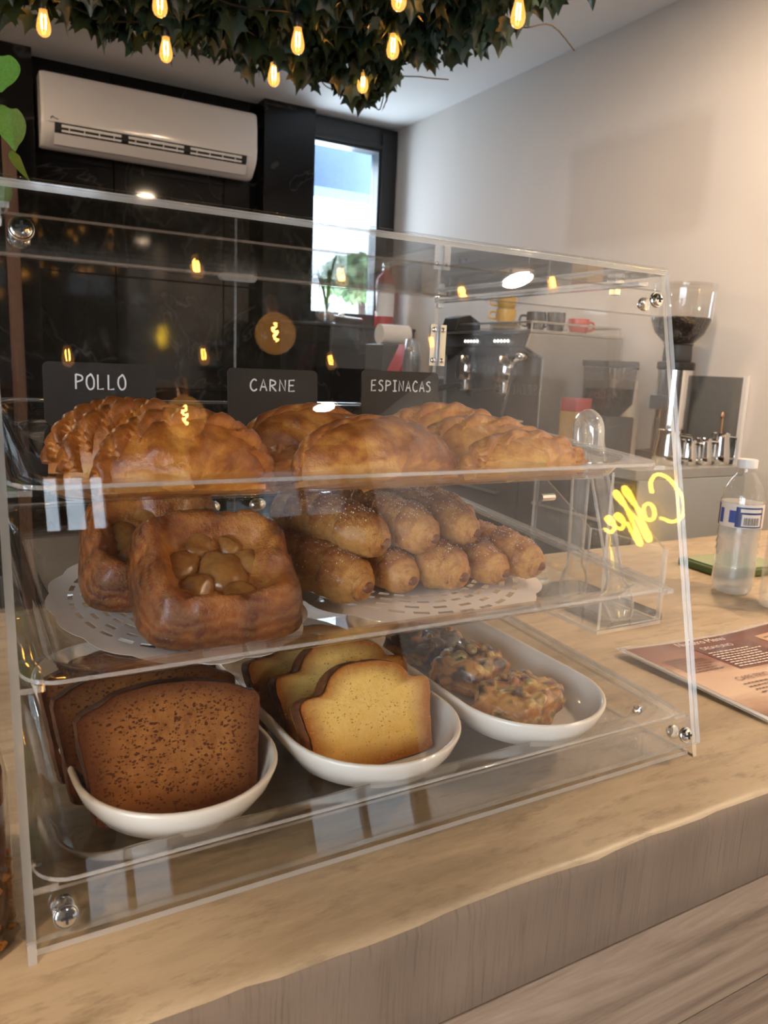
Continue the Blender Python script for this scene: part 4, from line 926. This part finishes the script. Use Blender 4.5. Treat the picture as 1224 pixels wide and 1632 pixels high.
o = m.build('cleaning_cloth', plain('beige cloth', (.50, .40, .32), .9, 0, .1, 30, .3), None, smooth=True); o.location = EM.location; tag(o, 'crumpled beige cleaning cloth on the espresso machine drip tray', 'cloth')
# crockery on the machine
ZT = ZW_ + .470
def cup(label, x, y, r, h, mt, z=ZT, saucer=False, handle=True, group='cups on the machine', ang=2.4):
    T = thing('mug', label, 'mug', (x, y, z), (0, 0, ang), group)
    m = MB(); m.lathe([(r * .72, 0), (r * .8, .002), (r, h * .5), (r, h), (r - .004, h), (r - .004, h * .5), (r * .7, .006)], 24); m.build('cup_body', mt, T, smooth=True, sharp=60)
    if handle: m = MB(); m.tube(catmull([(r * .92, 0, h * .8), (r + .022, 0, h * .78), (r + .024, 0, h * .35), (r * .9, 0, h * .25)], 5), .005, 8); m.build('handle', mt, T, smooth=True)
BLK = plain('black glaze', (.02, .02, .02), .25); YEL = plain('yellow glaze', (.62, .42, .10), .3); REDG = plain('red glaze', (.55, .10, .08), .3)
cup('black mug beside the yellow cups on the espresso machine', 1.545, 2.10, .040, .075, BLK)
cup('second black mug nearer the red mug on the espresso machine', 1.635, 2.085, .040, .078, BLK)
cup('red mug with dark handle at the right on the espresso machine', 1.775, 2.10, .046, .062, REDG, ang=-.3)
for k in range(4):
    m = MB(); m.lathe([(.03, 0), (.065, .006), (.068, .009), (.06, .008), (.028, .004)], 24); o = m.build('saucer', CERAM if k % 2 else YEL, None, smooth=True); o.location = (1.545, 2.30, ZT + k * .0095)
    tag(o, ['lowest saucer of the stack on the espresso machine', 'second lowest saucer of the stack on the espresso machine', 'second highest saucer of the stack on the espresso machine', 'topmost saucer of the stack on the espresso machine'][k], 'saucer', 'stacked saucers')
cup('yellow cup standing on the saucer stack', 1.545, 2.30, .045, .055, YEL, ZT + .039)
cup('upper yellow cup nested on the other yellow cup', 1.545, 2.30, .043, .055, YEL, ZT + .095, group='cups on the machine')
m = MB(); m.prism([(-.07, -.06, 0), (.07, -.06, 0), (.07, -.06, .045), (.01, -.06, .075), (-.05, -.06, .06)], (0, .12, 0)); o = m.build('napkin_dispenser', BLK, None, bevel=.004); o.location = (1.50, 2.57, ZT); tag(o, 'black slanted napkin dispenser at the far end of the espresso machine', 'dispenser')
# big grinder
GR = thing('coffee_grinder', 'steel column coffee grinder with big clear hopper half full of dark beans', 'grinder', (1.812, 1.60, ZW_))
m = MB(); m.loft([rrect(0, 0, .17, .20, .04, 6, z) for z in (0, .03)]); m.build('base', BLACKP, GR, bevel=.003)
m = MB(); m.lathe([(.062, .031), (.062, .335)], 32); m.build('column', CHROME, GR, smooth=True, sharp=40)
m = MB(); m.lathe([(.066, .336), (.068, .345), (.068, .362), (.060, .366)], 32); m.build('collar', BLACKP, GR, smooth=True)
m = MB(); m.lathe([(.050, .367), (.052, .37), (.050, .425), (.055, .43)], 32); m.build('hopper_neck', DARKP, GR, smooth=True)
HOP = thin_clear('hopper plastic', (.95, .95, .94), .09, .03)
m = MB(); m.lathe([(.052, .432), (.058, .437), (.090, .470), (.108, .515), (.113, .62), (.114, .635), (.117, .637)], 36, cap0=False, cap1=False); H = m.build('hopper', HOP, GR, smooth=True, sharp=60)
m = MB(); m.lathe([(.050, .434), (.086, .470), (.104, .515), (.103, .524), (.05, .528), (.001, .526)], 36); m.v = [(p[0], p[1], p[2] + (.004 * noise.noise(Vector(p) * 90) if p[2] > .52 else 0)) for p in m.v]
BEAN = NT('coffee beans'); _v = BEAN.voro(BEAN.coord(), 110); BEAN.col(BEAN.ramp(_v, [(0, (.035, .017, .011)), (.6, (.006, .003, .002))])); BEAN.set(Roughness=.45); BEAN.bump(_v, .8, .006); BEAN = BEAN.m
o = m.build('bean_fill', BEAN, H, smooth=True); o['kind'] = 'stuff'
m = MB(); m.lathe([(.116, .638), (.118, .642), (.10, .648), (.001, .650)], 36); m.build('lid', HOP, GR, smooth=True)
m = MB(); m.box(-.09, -.055, -.03, .03, .19, .24); m.build('spout', BLACKP, GR, bevel=.004)
# small grinder
G2 = thing('coffee_grinder', 'small dark grinder with square smoky hopper behind the milk pitchers', 'grinder', (1.66, 1.78, ZW_))
m = MB(); m.loft([rrect(0, 0, .16, .17, .03, 5, z) for z in (0, .12, .15)]); m.build('body', DARKP, G2, bevel=.004)
m = MB(); m.loft([rrect(0, 0, w, w, .025, 5, z) for w, z in ((.09, .151), (.15, .20), (.155, .335))]); H = m.build('hopper', thin_clear('smoky hopper plastic', (.62, .60, .58), .08, .03), G2, smooth=True)
m = MB(); m.loft([rrect(0, 0, w, w, .022, 5, z) for w, z in ((.085, .154), (.143, .20), (.146, .255))]); o = m.build('bean_fill', BEAN, H, smooth=True); o['kind'] = 'stuff'
m = MB(); m.loft([rrect(0, 0, .165, .165, .028, 5, z) for z in (.336, .36)]); m.build('lid', DARKP, G2, bevel=.003)
# grey board on the wall
T = thing('splash_board', 'grey stone splash board with pale edge leaning on the right wall', 'board', (XW - .012, 1.52, ZW_))
MB().box(-.006, .008, -.105, .20, 0, .318).build('panel', plain('grey stone board', (.20, .195, .185), .5, 0, .12, 40), T)
MB().box(-.008, .009, -.122, -.1055, 0, .324).build('edge_trim', plain('white edge trim', (.8, .78, .76), .5), T)
# milk pitchers
def pitcher(label, x, y, r, h, ang):
    T = thing('milk_pitcher', label, 'pitcher', (x, y, ZW_), (0, 0, ang), 'milk pitchers')
    m = MB(); m.lathe([(r * .92, 0), (r, .006), (r * .98, h * .35), (r * .78, h * .85), (r * .82, h), (r * .78, h), (r * .74, h * .85), (r * .9, .008)], 26); m.build('jug_body', CHROME, T, smooth=True, sharp=60)
    m = MB(); m.tube([(r * .8, 0, h * .88), (r * 1.45, 0, h * .86), (r * 1.5, 0, h * .8), (r * 1.5, 0, h * .25), (r * 1.45, 0, h * .2), (r * .95, 0, h * .2)], .0055, 8); m.build('handle', CHROME, T, smooth=True)
pitcher('largest steel milk pitcher at the left of the row', 1.66, 1.47, .050, .125, -1.0)
pitcher('small steel milk pitcher right beside the largest', 1.750, 1.455, .034, .09, -.6)
pitcher('third steel milk pitcher from the left before the grinder', 1.826, 1.450, .036, .095, -.5)
pitcher('steel milk pitcher at the right end holding a spoon', 1.906, 1.442, .040, .115, -.5)
m = MB(); m.tube([(0, 0, .012), (.004, .006, .17)], .004, 8); m.ell((.0045, .0065, .178), .009, .006, .014); o = m.build('bar_spoon', plain('copper spoon', (.6, .35, .22), .3, .8), None, smooth=True); o.location = (1.906, 1.442, ZW_); tag(o, 'copper topped bar spoon standing in the right milk pitcher', 'spoon')
# syrup bottles with pumps
for k, (x, y) in enumerate(((1.865, 1.955), (1.925, 1.90))):
    T = thing('syrup_bottle', ('white syrup pump bottle nearer the espresso machine', 'white syrup pump bottle nearer the grinder')[k], 'bottle', (x, y, ZW_), (0, 0, -2.2), 'syrup bottles')
    m = MB(); m.lathe([(.033, 0), (.035, .005), (.035, .17), (.02, .22), (.014, .24), (.014, .26)], 22); m.build('bottle_body', plain('cream label', (.72, .66, .58), .4), T, smooth=True)
    m = MB(); m.lathe([(.017, .255), (.017, .285), (.006, .29), (.006, .335)], 16); m.build('pump', WHITEP, T, smooth=True)
    m = MB(); m.tube([(-.012, 0, .345), (.02, 0, .347), (.055, 0, .335)], lambda t: .009 - .003 * t, 10); m.ell((0, 0, .348), .017, .017, .012); m.build('pump_head', DARKP, T, smooth=True)
T = thing('tea_box', 'small red and yellow carton in front of the espresso machine', 'box', (1.52, 1.80, ZW_), (0, 0, .2)); MB().box(-.05, .05, -.035, .035, .165, .215).build('upper_band', plain('dull red card', (.30, .03, .03), .6), T, bevel=.002); MB().box(-.05, .05, -.035, .035, 0, .1645).build('lower_band', plain('dull yellow card', (.36, .22, .06), .6), T, bevel=.002)
# beyond the machine: cups, red carton, towel
def cupstack(label, x, y, n):
    T = thing('cup_stack', label, 'cups', (x, y, ZW_), (0, 0, 0))
    m0 = MB(); m0.lathe([(.046, 0), (.049, .002), (.034, .12), (.030, .122), (.030, .120), (.044, .004)], 22); me = m0.mesh('cup', thin_clear('clear cup plastic', (.90, .91, .92), .10, .05, .06), True)
    for k in range(n): o = link('cup', me, T); o.location = (0, 0, .011 * k)
cupstack('tall stack of upturned clear plastic cups past the espresso machine', 1.50, 2.98, 30)
T = thing('red_carton', 'red and white folded carton beside the plastic cups', 'carton', (1.50, 3.15, ZW_ + .0)); MB().prism([(-.05, -.06, .20), (.06, -.06, .20), (.06, -.06, .42)], (0, .12, 0)).build('red_flap', REDP, T); MB().box(.061, .075, -.06, .06, 0, .42).build('white_side', WHITEP, T); MB().box(-.05, .06, -.06, .06, 0, .199).build('lower_box', plain('brown carton', (.25, .17, .11), .7), T)
m = MB(); m.tube([(-.09, 0, .055), (.09, 0, .055)], .055, 24); o = m.build('paper_towel_roll', PAPER, None, smooth=True, sharp=60); o.location = (1.64, 3.42, ZW_ + .42); tag(o, 'white paper towel roll lying on a dark box near the corner', 'paper roll')
o = MB().box(-.12, .12, -.10, .10, 0, .42).build('storage_bin', DARKP, None, bevel=.006); o.location = (1.64, 3.42, ZW_); tag(o, 'dark storage bin under the paper towel roll', 'bin')
T = thing('paper_tray', 'white and brown shallow tray standing at the counter end near the corner', 'tray', (1.53, 2.80 + .0, ZW_)); MB().box(-.07, .07, -.06, .06, 0, .25).build('tray_box', plain('kraft board', (.30, .23, .16), .7), T, bevel=.002); MB().box(-.075, .075, -.065, .065, .2505, .262).build('tray_rim', WHITEP, T, bevel=.002)
# extinguisher and window plant on the ledge
FE = thing('fire_extinguisher', 'red fire extinguisher with white label standing on the ledge by the window', 'fire extinguisher', (1.845, 3.90, .561))
m = MB(); m.lathe([(.055, 0), (.058, .006), (.058, .27), (.05, .30), (.03, .325), (.02, .335), (.02, .35)], 26); m.build('cylinder', REDP, FE, smooth=True)
m = MB()
n = 16; L = []
for z in (.07, .26): L.append([(.0588 * math.cos(a), .0588 * math.sin(a), z) for a in [PI * .98 + PI * .85 * k / n for k in range(n + 1)]])
m.add(L[0] + L[1], [(k, k + 1, n + 2 + k, n + 1 + k) for k in range(n)]); m.build('label_wrap', plain('white label', (.82, .80, .80), .5), FE, smooth=True)
m = MB(); m.box(-.02, .02, -.012, .012, .35, .372); m.tube([(-.02, 0, .38), (.04, 0, .40), (.075, 0, .385)], .006); m.tube([(-.02, 0, .372), (.05, 0, .372), (.075, 0, .36)], .005); m.build('valve_handle', CHROME, FE, smooth=True)
m = MB(); m.tube(catmull([(-.02, 0, .36), (-.06, 0, .37), (-.075, 0, .33), (-.066, 0, .1)], 6), .007); m.build('hose', RUBBER, FE, smooth=True)
WP = thing('potted_plant', 'strappy green plant in a glass jar on the window ledge', 'plant', (1.43, 3.86, .561))
m = MB(); m.lathe([(.05, 0), (.062, .01), (.066, .06), (.058, .12), (.062, .13), (.058, .13), (.054, .12), (.06, .06), (.05, .01)], 24); m.build('glass_jar', CLEAR, WP, smooth=True)
m = MB(); m.ell((0, 0, .045), .052, .052, .032); o = m.build('pebbles', plain('pebbles', (.42, .36, .28), .7, 0, .4, 60, .5), WP, smooth=True); o['kind'] = 'stuff'
GL = m_leaf('strap leaf', (.10, .24, .05), (.30, .48, .14))
for k in range(7):
    a = k * 2.4; s = .07 + .03 * (k % 3); hh = .22 + .05 * (k % 4) - (.12 if k % 3 == 0 else 0)
    ctr = catmull([(0, 0, .06), (.3 * s * math.cos(a), .3 * s * math.sin(a), .06 + hh * .6), (.8 * s * math.cos(a), .8 * s * math.sin(a), .06 + hh), (1.25 * s * math.cos(a), 1.25 * s * math.sin(a), .06 + hh * (.75 if k % 3 else .3))], 4)
    m = MB(); N = len(ctr); V = []
    for i, p in enumerate(ctr):
        wv = .007 * math.sin(PI * min(1, (i + 1.5) / (N + .5))) + .001; d = Vector((-math.sin(a), math.cos(a), 0)) * wv; V += [p - d, p + d]
    m.add(V, [(2 * i, 2 * i + 1, 2 * i + 3, 2 * i + 2) for i in range(N - 1)]); m.build('leaf', GL, WP, smooth=True)
# tree outside
TRE = thing('outside_tree', 'leafy green tree outside the back window', 'tree', (3.12, 6.6, ZF))
MB().tube([(0, 0, 0), (.05, 0, 1.0), (0, .05, 2.1)], .04, 8).build('trunk', STEM, TRE, smooth=True)
m = MB()
for i in range(1500):
    a = R_.uniform(0, 2 * PI); c = R_.uniform(-1, 1); r = R_.uniform(.4, 1) ** .5; leaf_geo(m, Matrix.Translation((.40 * r * math.cos(a) * math.sqrt(1 - c * c), .4 * r * math.sin(a) * math.sqrt(1 - c * c), 2.22 + .20 * r * c)) @ Matrix.Rotation(R_.uniform(0, 6), 4, 'Z') @ Matrix.Rotation(R_.uniform(-2.5, 0), 4, 'X'), .11, PL, .2)
o = m.build('tree_foliage', m_leaf('tree leaf', (.22, .40, .15), (.42, .58, .28)), TRE); o['kind'] = 'stuff'

# ---------------------------------------------------------------- on the bar, right of the case
# tongs and holder
TH = thing('tong_holder', 'clear acrylic tong holder fixed beside the right side of the display case', 'holder', (.075, .240, 0))
hx0, hx1, hy0, hy1 = -.055, .045, -.085, .035
def hp(poly, off): m = MB(); m.prism(poly, off, 0, 1); return m
hp([(hx0, hy0, .062), (hx1, hy0, .062), (hx1, hy1, .062), (hx0, hy1, .062)], (0, 0, .004)).build('floor_plate', [ACR, EDGE], TH)
hp([(hx0, hy0, .067), (hx0, hy1, .067), (hx0, hy1, .24), (hx0, hy0, .24)], (.004, 0, 0)).build('back_plate', [ACR, EDGE], TH)
hp([(hx1, hy0, .067), (hx1, hy1, .067), (hx1, hy1, .15), (hx1, hy0, .15)], (-.004, 0, 0)).build('front_plate', [ACR, EDGE], TH)
for y in (hy0, hy1 - .004): hp([(hx0 + .0045, y, .067), (hx1 - .0045, y, .067), (hx1 - .0045, y, .15), (hx0 + .0045, y, .225)], (0, .004, 0)).build('side_plate', [ACR, EDGE], TH)
for z in (.2, .10): m = MB(); m.tube([(hx0, 0, z), (hx0 - .019, 0, z)], .004); m.build('fixing_bolt', CHROME, TH, smooth=True)
TG = thing('serving_tongs', 'clear plastic serving tongs standing in the tong holder', 'tongs', (.075, .240, .067))
def arm(sg):
    m = MB(); N = 26; L = []
    for i in range(N + 1):
        s = i / N; z = .215 * (1 - s) + .0; y = (.006 + .006 * s) if sg > 0 else -(.006 + .062 * s); x = -.012 + .012 * s
        wd = .014 - .004 * s if s < .78 else .010 + .012 * math.sin(PI * (s - .78) / .22 * .9); th = .0022 if s < .8 else .004
        if s > .97: wd *= .6
        L.append([(x + wd * math.cos(a), y + th * math.sin(a), z) for a in [2 * PI * k / 12 for k in range(12)]])
    m.loft(L); return m
for sg in (1, -1):
    A_ = arm(sg).build('tong_arm', [TONG], TG, smooth=True)
    for e in (-1, 1):
        q = []
        for i in range(25):
            s = i / 24; wd = .014 - .004 * s if s < .78 else .010 + .012 * math.sin(PI * (s - .78) / .22 * .9)
            q.append((-.012 + .012 * s + e * wd, (.006 + .006 * s) if sg > 0 else -(.006 + .062 * s), .215 * (1 - s)))
        MB().tube(q, .0017, 7).build('arm_rim', TEDGE, A_, smooth=True)
m = MB(); m.tube(catmull([(-.012, .0075, .190), (-.012, .010, .215), (-.012, 0, .226), (-.012, -.012, .215), (-.012, -.014, .190)], 6), .0075, 10); m.v = [(p[0] + (p[0] + .012) * .5, p[1], p[2]) for p in m.v]; m.build('spring_bend', TEDGE, TG, smooth=True)
# black tablet
T = thing('tablet', 'black tablet lying flat on the bar behind the tong holder', 'tablet', (.245, .385, 0), (0, 0, -.05))
m = MB(); m.loft([rrect(0, 0, .105, .19, .014, 6, z) for z in (.0005, .011)]); m.build('shell', BLACKP, T, bevel=.002)
m = MB(); m.loft([rrect(0, 0, .093, .176, .008, 5, z) for z in (.0112, .0118)]); m.build('screen', plain('dark screen glass', (.01, .01, .012), .08), T)
m = MB(); m.tube([(.03 + .006 * math.cos(a), -.0962, .0055 + .004 * math.sin(a)) for a in [2 * PI * k / 14 for k in range(14)]], .0008, 6, closed=True); m.build('lens_ring', CHROME, T, smooth=True)
# water bottle
WB = thing('water_bottle', 'clear plastic water bottle with white cap and blue and white label', 'bottle', (.522, .352, .0002), (0, 0, 0))
bp = [(.018, .004), (.026, .0), (.0305, .006), (.0325, .02), (.0318, .04), (.0326, .046), (.0308, .052), (.0326, .058), (.0308, .064), (.0326, .070), (.0308, .076), (.0326, .082), (.0308, .088), (.0326, .094), (.0322, .104), (.0328, .112), (.0328, .148), (.0322, .153), (.0300, .168), (.0225, .184), (.0145, .194), (.0130, .198), (.0130, .203)]
def petal(th, z): return 1 - (.10 * (1 - z / .018) * (1 - abs(math.cos(2.5 * th)) ** .6) if z < .018 else 0)
m = MB(); m.lathe(bp, 40, mod=petal); m.build('bottle_wall', CLEAR, WB, smooth=True, sharp=80)
m = MB(); m.lathe([(r * .965, z + .0012) for r, z in bp if z < .150], 40, mod=petal); m.build('water', thin_clear('water', (.90, .915, .91), .03, .02, .34, hazecol=(.88, .88, .86)), WB, smooth=True, sharp=80)
m = MB(); m.lathe([(.0145, .2035), (.0155, .2045), (.0155, .216), (.0145, .2175)], 32, mod=lambda a, z: 1 + .012 * math.cos(36 * a)); m.build('cap', WHITEP, WB, smooth=True)
def patch(a0, a1, z0, z1, r, name, mt):
    n = max(2, int((a1 - a0) / .08)); m = MB(); A = [a0 + (a1 - a0) * k / n for k in range(n + 1)]
    m.add([(r * math.cos(a), r * math.sin(a), z0) for a in A] + [(r * math.cos(a), r * math.sin(a), z1) for a in A], [(k, k + 1, n + 2 + k, n + 1 + k) for k in range(n)]); return m.build(name, mt, WB, smooth=True)
m = MB(); m.lathe([(.0331, .111), (.0333, .112), (.0333, .148), (.0331, .149)], 40, cap0=False, cap1=False); m.build('label_band', plain('label white', (.80, .73, .66), .4), WB, smooth=True)
NAVY = plain('label navy', (.02, .035, .17), .4); BLU = plain('label blue', (.06, .10, .36), .4); INK = plain('label ink', (.06, .035, .03), .5); CRM = plain('label cream', (.85, .78, .70), .45)
va = math.atan2(-.4215 - .352, -.5848 - .522)      # towards the camera
patch(va - .22, va + 1.12, .1125, .1445, .0335, 'label_block', NAVY); patch(va - .52, va - .2, .1185, .1380, .03345, 'label_block', BLU)
patch(va - 1.05, va - .82, .1165, .140, .0335, 'label_block', BLU); patch(va - 1.25, va - 1.12, .112, .147, .0335, 'label_block', NAVY)
patch(va + .06, va + 1.02, .1145, .1335, .0337, 'barcode_field', CRM); patch(va - .02, va + 1.02, .1365, .1420, .0337, 'barcode_field', CRM)
aa = va + .16
for k in range(16):
    wd = .016 + .020 * ((k * 7) % 3) / 2; patch(aa, aa + wd, .1165, .1285, .0338, 'barcode_bar', INK); aa += wd + .016 + .010 * ((k * 5) % 2)
# glass at the right edge, green pad
JG = thing('glass_jar', 'tall clear glass jar with folded notes at the right edge of the bar', 'jar', (.522, .258, 0))
m = MB(); m.lathe([(.030, .0005), (.036, .003), (.038, .012), (.036, .17), (.032, .185), (.032, .20), (.0305, .20), (.0305, .185), (.034, .168), (.036, .014)], 36); m.build('jar_wall', CLEAR, JG, smooth=True)
m = MB(); m.prism([(-.02, -.012, .016), (.02, .008, .016), (.024, .012, .12), (-.016, -.010, .115)], (.003, -.004, 0)); m.build('folded_note', plain('green grey paper', (.30, .33, .24), .8, 0, .3, 60), JG)
T = thing('green_notepad', 'slim green case with pale pad lying behind the water bottle', 'notepad', (.66, .452, 0), (0, 0, -.1))
m = MB(); m.loft([rrect(0, 0, .16, .115, .010, 5, z) for z in (.0005, .013)]); m.build('case_shell', plain('green case', (.06, .10, .03), .4), T, bevel=.002)
MB().box(-.07, .072, -.048, .048, .0132, .015).build('pad_sheet', plain('pale pad', (.30, .34, .20), .6), T)
# printed menu
MENU = thing('laminated_menu', 'laminated brown coffee menu reading Nuestro Menu lying on the bar', 'menu', (.124, .012, 0))
MW, MHt = .300, .204
def mz(u, v): return .0016 + .010 * max(0, (.35 - u / MW)) ** 2 * 4 * (v / MHt) + .0035 * (math.sin(u * 22 + .6) * .5 + .5)
def msheet(u0, u1, v0, v1, dz, name, mt, nu=24, nv=12):
    m = MB(); V = []
    for j in range(nv + 1):
        for i in range(nu + 1):
            u = u0 + (u1 - u0) * i / nu; v = v0 + (v1 - v0) * j / nv; V.append((u, v, mz(u, v) + dz))
    m.add(V, [(j * (nu + 1) + i, j * (nu + 1) + i + 1, (j + 1) * (nu + 1) + i + 1, (j + 1) * (nu + 1) + i) for j in range(nv) for i in range(nu)])
    o = m.build(name, mt, MENU, smooth=True)
    return o
o = msheet(-.004, MW + .004, -.004, MHt + .004, -.0004, 'laminate', thin_clear('laminate film', (.96, .96, .95), .06, .03, .15)); 
o = msheet(0, MW, 0, MHt, 0, 'paper_sheet', plain('menu paper', (.82, .72, .62), .3)); sd = o.modifiers.new('thick', 'SOLIDIFY'); sd.thickness = .0004; sd.offset = -1
def m_menu():
    t = NT('brown menu print'); v = t.coord(); sx = t.new('ShaderNodeSeparateXYZ'); t.l(v, sx.inputs[0])
    n = t.noise(t.coord((3, 8, 1)), 6, 4, .6); d = t.math('ADD', t.math('ADD', t.math('MULTIPLY', sx.outputs[0], 1.0), t.math('MULTIPLY', sx.outputs[1], 5.2)), t.math('MULTIPLY', n, .25))
    t.col(t.ramp(t.math('MULTIPLY', d, .75), [(.06, (.12, .05, .028)), (.2, (.42, .23, .14)), (.33, (.72, .52, .38)), (.55, (.66, .45, .33)), (.68, (.30, .13, .085)), (1, (.16, .06, .045))])); t.set(Roughness=.18); return t.m
msheet(.006, MW - .006, .006, MHt - .006, .0004, 'printed_panel', m_menu())
def mprint(poly, dz, name, mt):
    m = MB(); m.add([(u, v, mz(u, v) + dz) for u, v in poly], [list(range(len(poly)))]); return m.build(name, mt, MENU)
DBR = plain('dark brown print', (.15, .055, .038), .2)
def quadsheet(u0, u1, v0, v1, nm, mt, dz=.0008): msheet(u0, u1, v0, v1, dz, nm, mt, 12, 4)
quadsheet(.098, .205, .104, .176, 'dark_print_block', DBR); quadsheet(.225, .293, .11, .176, 'tan_print_block', plain('tan print', (.60, .38, .25), .2)); quadsheet(.17, .293, .055, .1035, 'dark_print_block', DBR)
def mtext(s, u, v, size, mt, name, dz=.0013):
    c = bpy.data.curves.new(name, 'FONT'); c.body = s; c.size = size; o = bpy.data.objects.new(name, c); COL.objects.link(o)
    dg = bpy.context.evaluated_depsgraph_get(); me = bpy.data.meshes.new_from_object(o.evaluated_get(dg)); bpy.data.objects.remove(o); bpy.data.curves.remove(c)
    for q in me.vertices: x, y = u + q.co.x, v + q.co.y; q.co = (x, y, mz(x, y) + dz)
    me.materials.clear(); me.materials.append(mt); return link(name, me, MENU)
PW = plain('white print', (.85, .78, .72), .3); PB = plain('brown ink', (.12, .06, .045), .4)
mtext('Nuestro Menu', .085, .183, .0155, PW, 'menu_title'); mtext('DESAYUNO', .108, .164, .0115, PW, 'menu_heading')
mtext('CAFE FRIO', .060, .078, .0125, PB, 'menu_heading')
rm = random.Random(2)
def rows(u0, u1, v0, n, step, mt, nm):
    m = MB()
    for k in range(n):
        u = u0; v = v0 - k * step; e = u1 - rm.uniform(0, .02)
        while u < e:
            wd = rm.uniform(.003, .009); m.add([(p, q, mz(p, q) + .0014) for p, q in ((u, v), (u + wd, v), (u + wd, v + .0022), (u, v + .0022))], [(0, 1, 2, 3)]); u += wd + .0016
    m.build(nm, mt, MENU)
rows(.103, .195, .152, 8, .0062, PW, 'menu_small_print'); rows(.02, .085, .150, 7, .0062, PB, 'menu_small_print'); rows(.055, .115, .068, 4, .0075, PB, 'menu_small_print'); rows(.232, .285, .165, 6, .007, PB, 'menu_small_print'); rows(.18, .285, .095, 5, .007, PW, 'menu_small_print')
mprint([(.148 + .030 * math.cos(a), .022 + .013 * math.sin(a)) for a in [2 * PI * k / 28 for k in range(28)]], .0011, 'cup_picture', plain('cup print', (.80, .62, .50), .2)); mprint([(.143 + .026 * math.cos(a), .030 + .013 * math.sin(a)) for a in [2 * PI * k / 28 for k in range(28)]], .0013, 'cup_picture', plain('orange print', (.70, .22, .07), .2)); mprint([(.143 + .017 * math.cos(a), .031 + .008 * math.sin(a)) for a in [2 * PI * k / 24 for k in range(24)]], .0015, 'cup_picture', plain('pale orange print', (.80, .40, .18), .2))
# sauce bottle at the left
SB = thing('chili_oil_bottle', 'amber glass bottle of chili oil at the left end of the display case', 'bottle', (-.606, .040, .0003))
sp_ = [(.030, 0), (.040, .003), (.043, .012), (.043, .10), (.040, .115), (.030, .14), (.021, .165), (.0185, .19), (.0185, .215)]
m = MB(); m.lathe(sp_, 36, cap1=False); m.build('bottle_wall', CLEAR, SB, smooth=True, sharp=80)
OIL = plain('dark chili oil', (.10, .022, .008), .12, 0, .4, 40)
m = MB(); m.lathe([(r * .93, z + .002) for r, z in sp_[:4]] + [(.036, .105), (.001, .106)], 32); m.build('oil', OIL, SB, smooth=True)
m = MB(); rq = random.Random(9)
for k in range(160):
    a = rq.uniform(0, 6.28); z = .004 + .04 * rq.random() ** 1.5; r = .0405; m.ell((r * math.cos(a), r * math.sin(a), z), .003, .002, .0025, 6, 4)
o = m.build('chili_flakes', plain('chili flakes', (.40, .16, .03), .4, 0, .5, 90), SB); o['kind'] = 'stuff'
m = MB(); m.lathe([(.0205, .2155), (.0205, .24), (.018, .243)], 24); m.build('cap', BLACKP, SB, smooth=True)
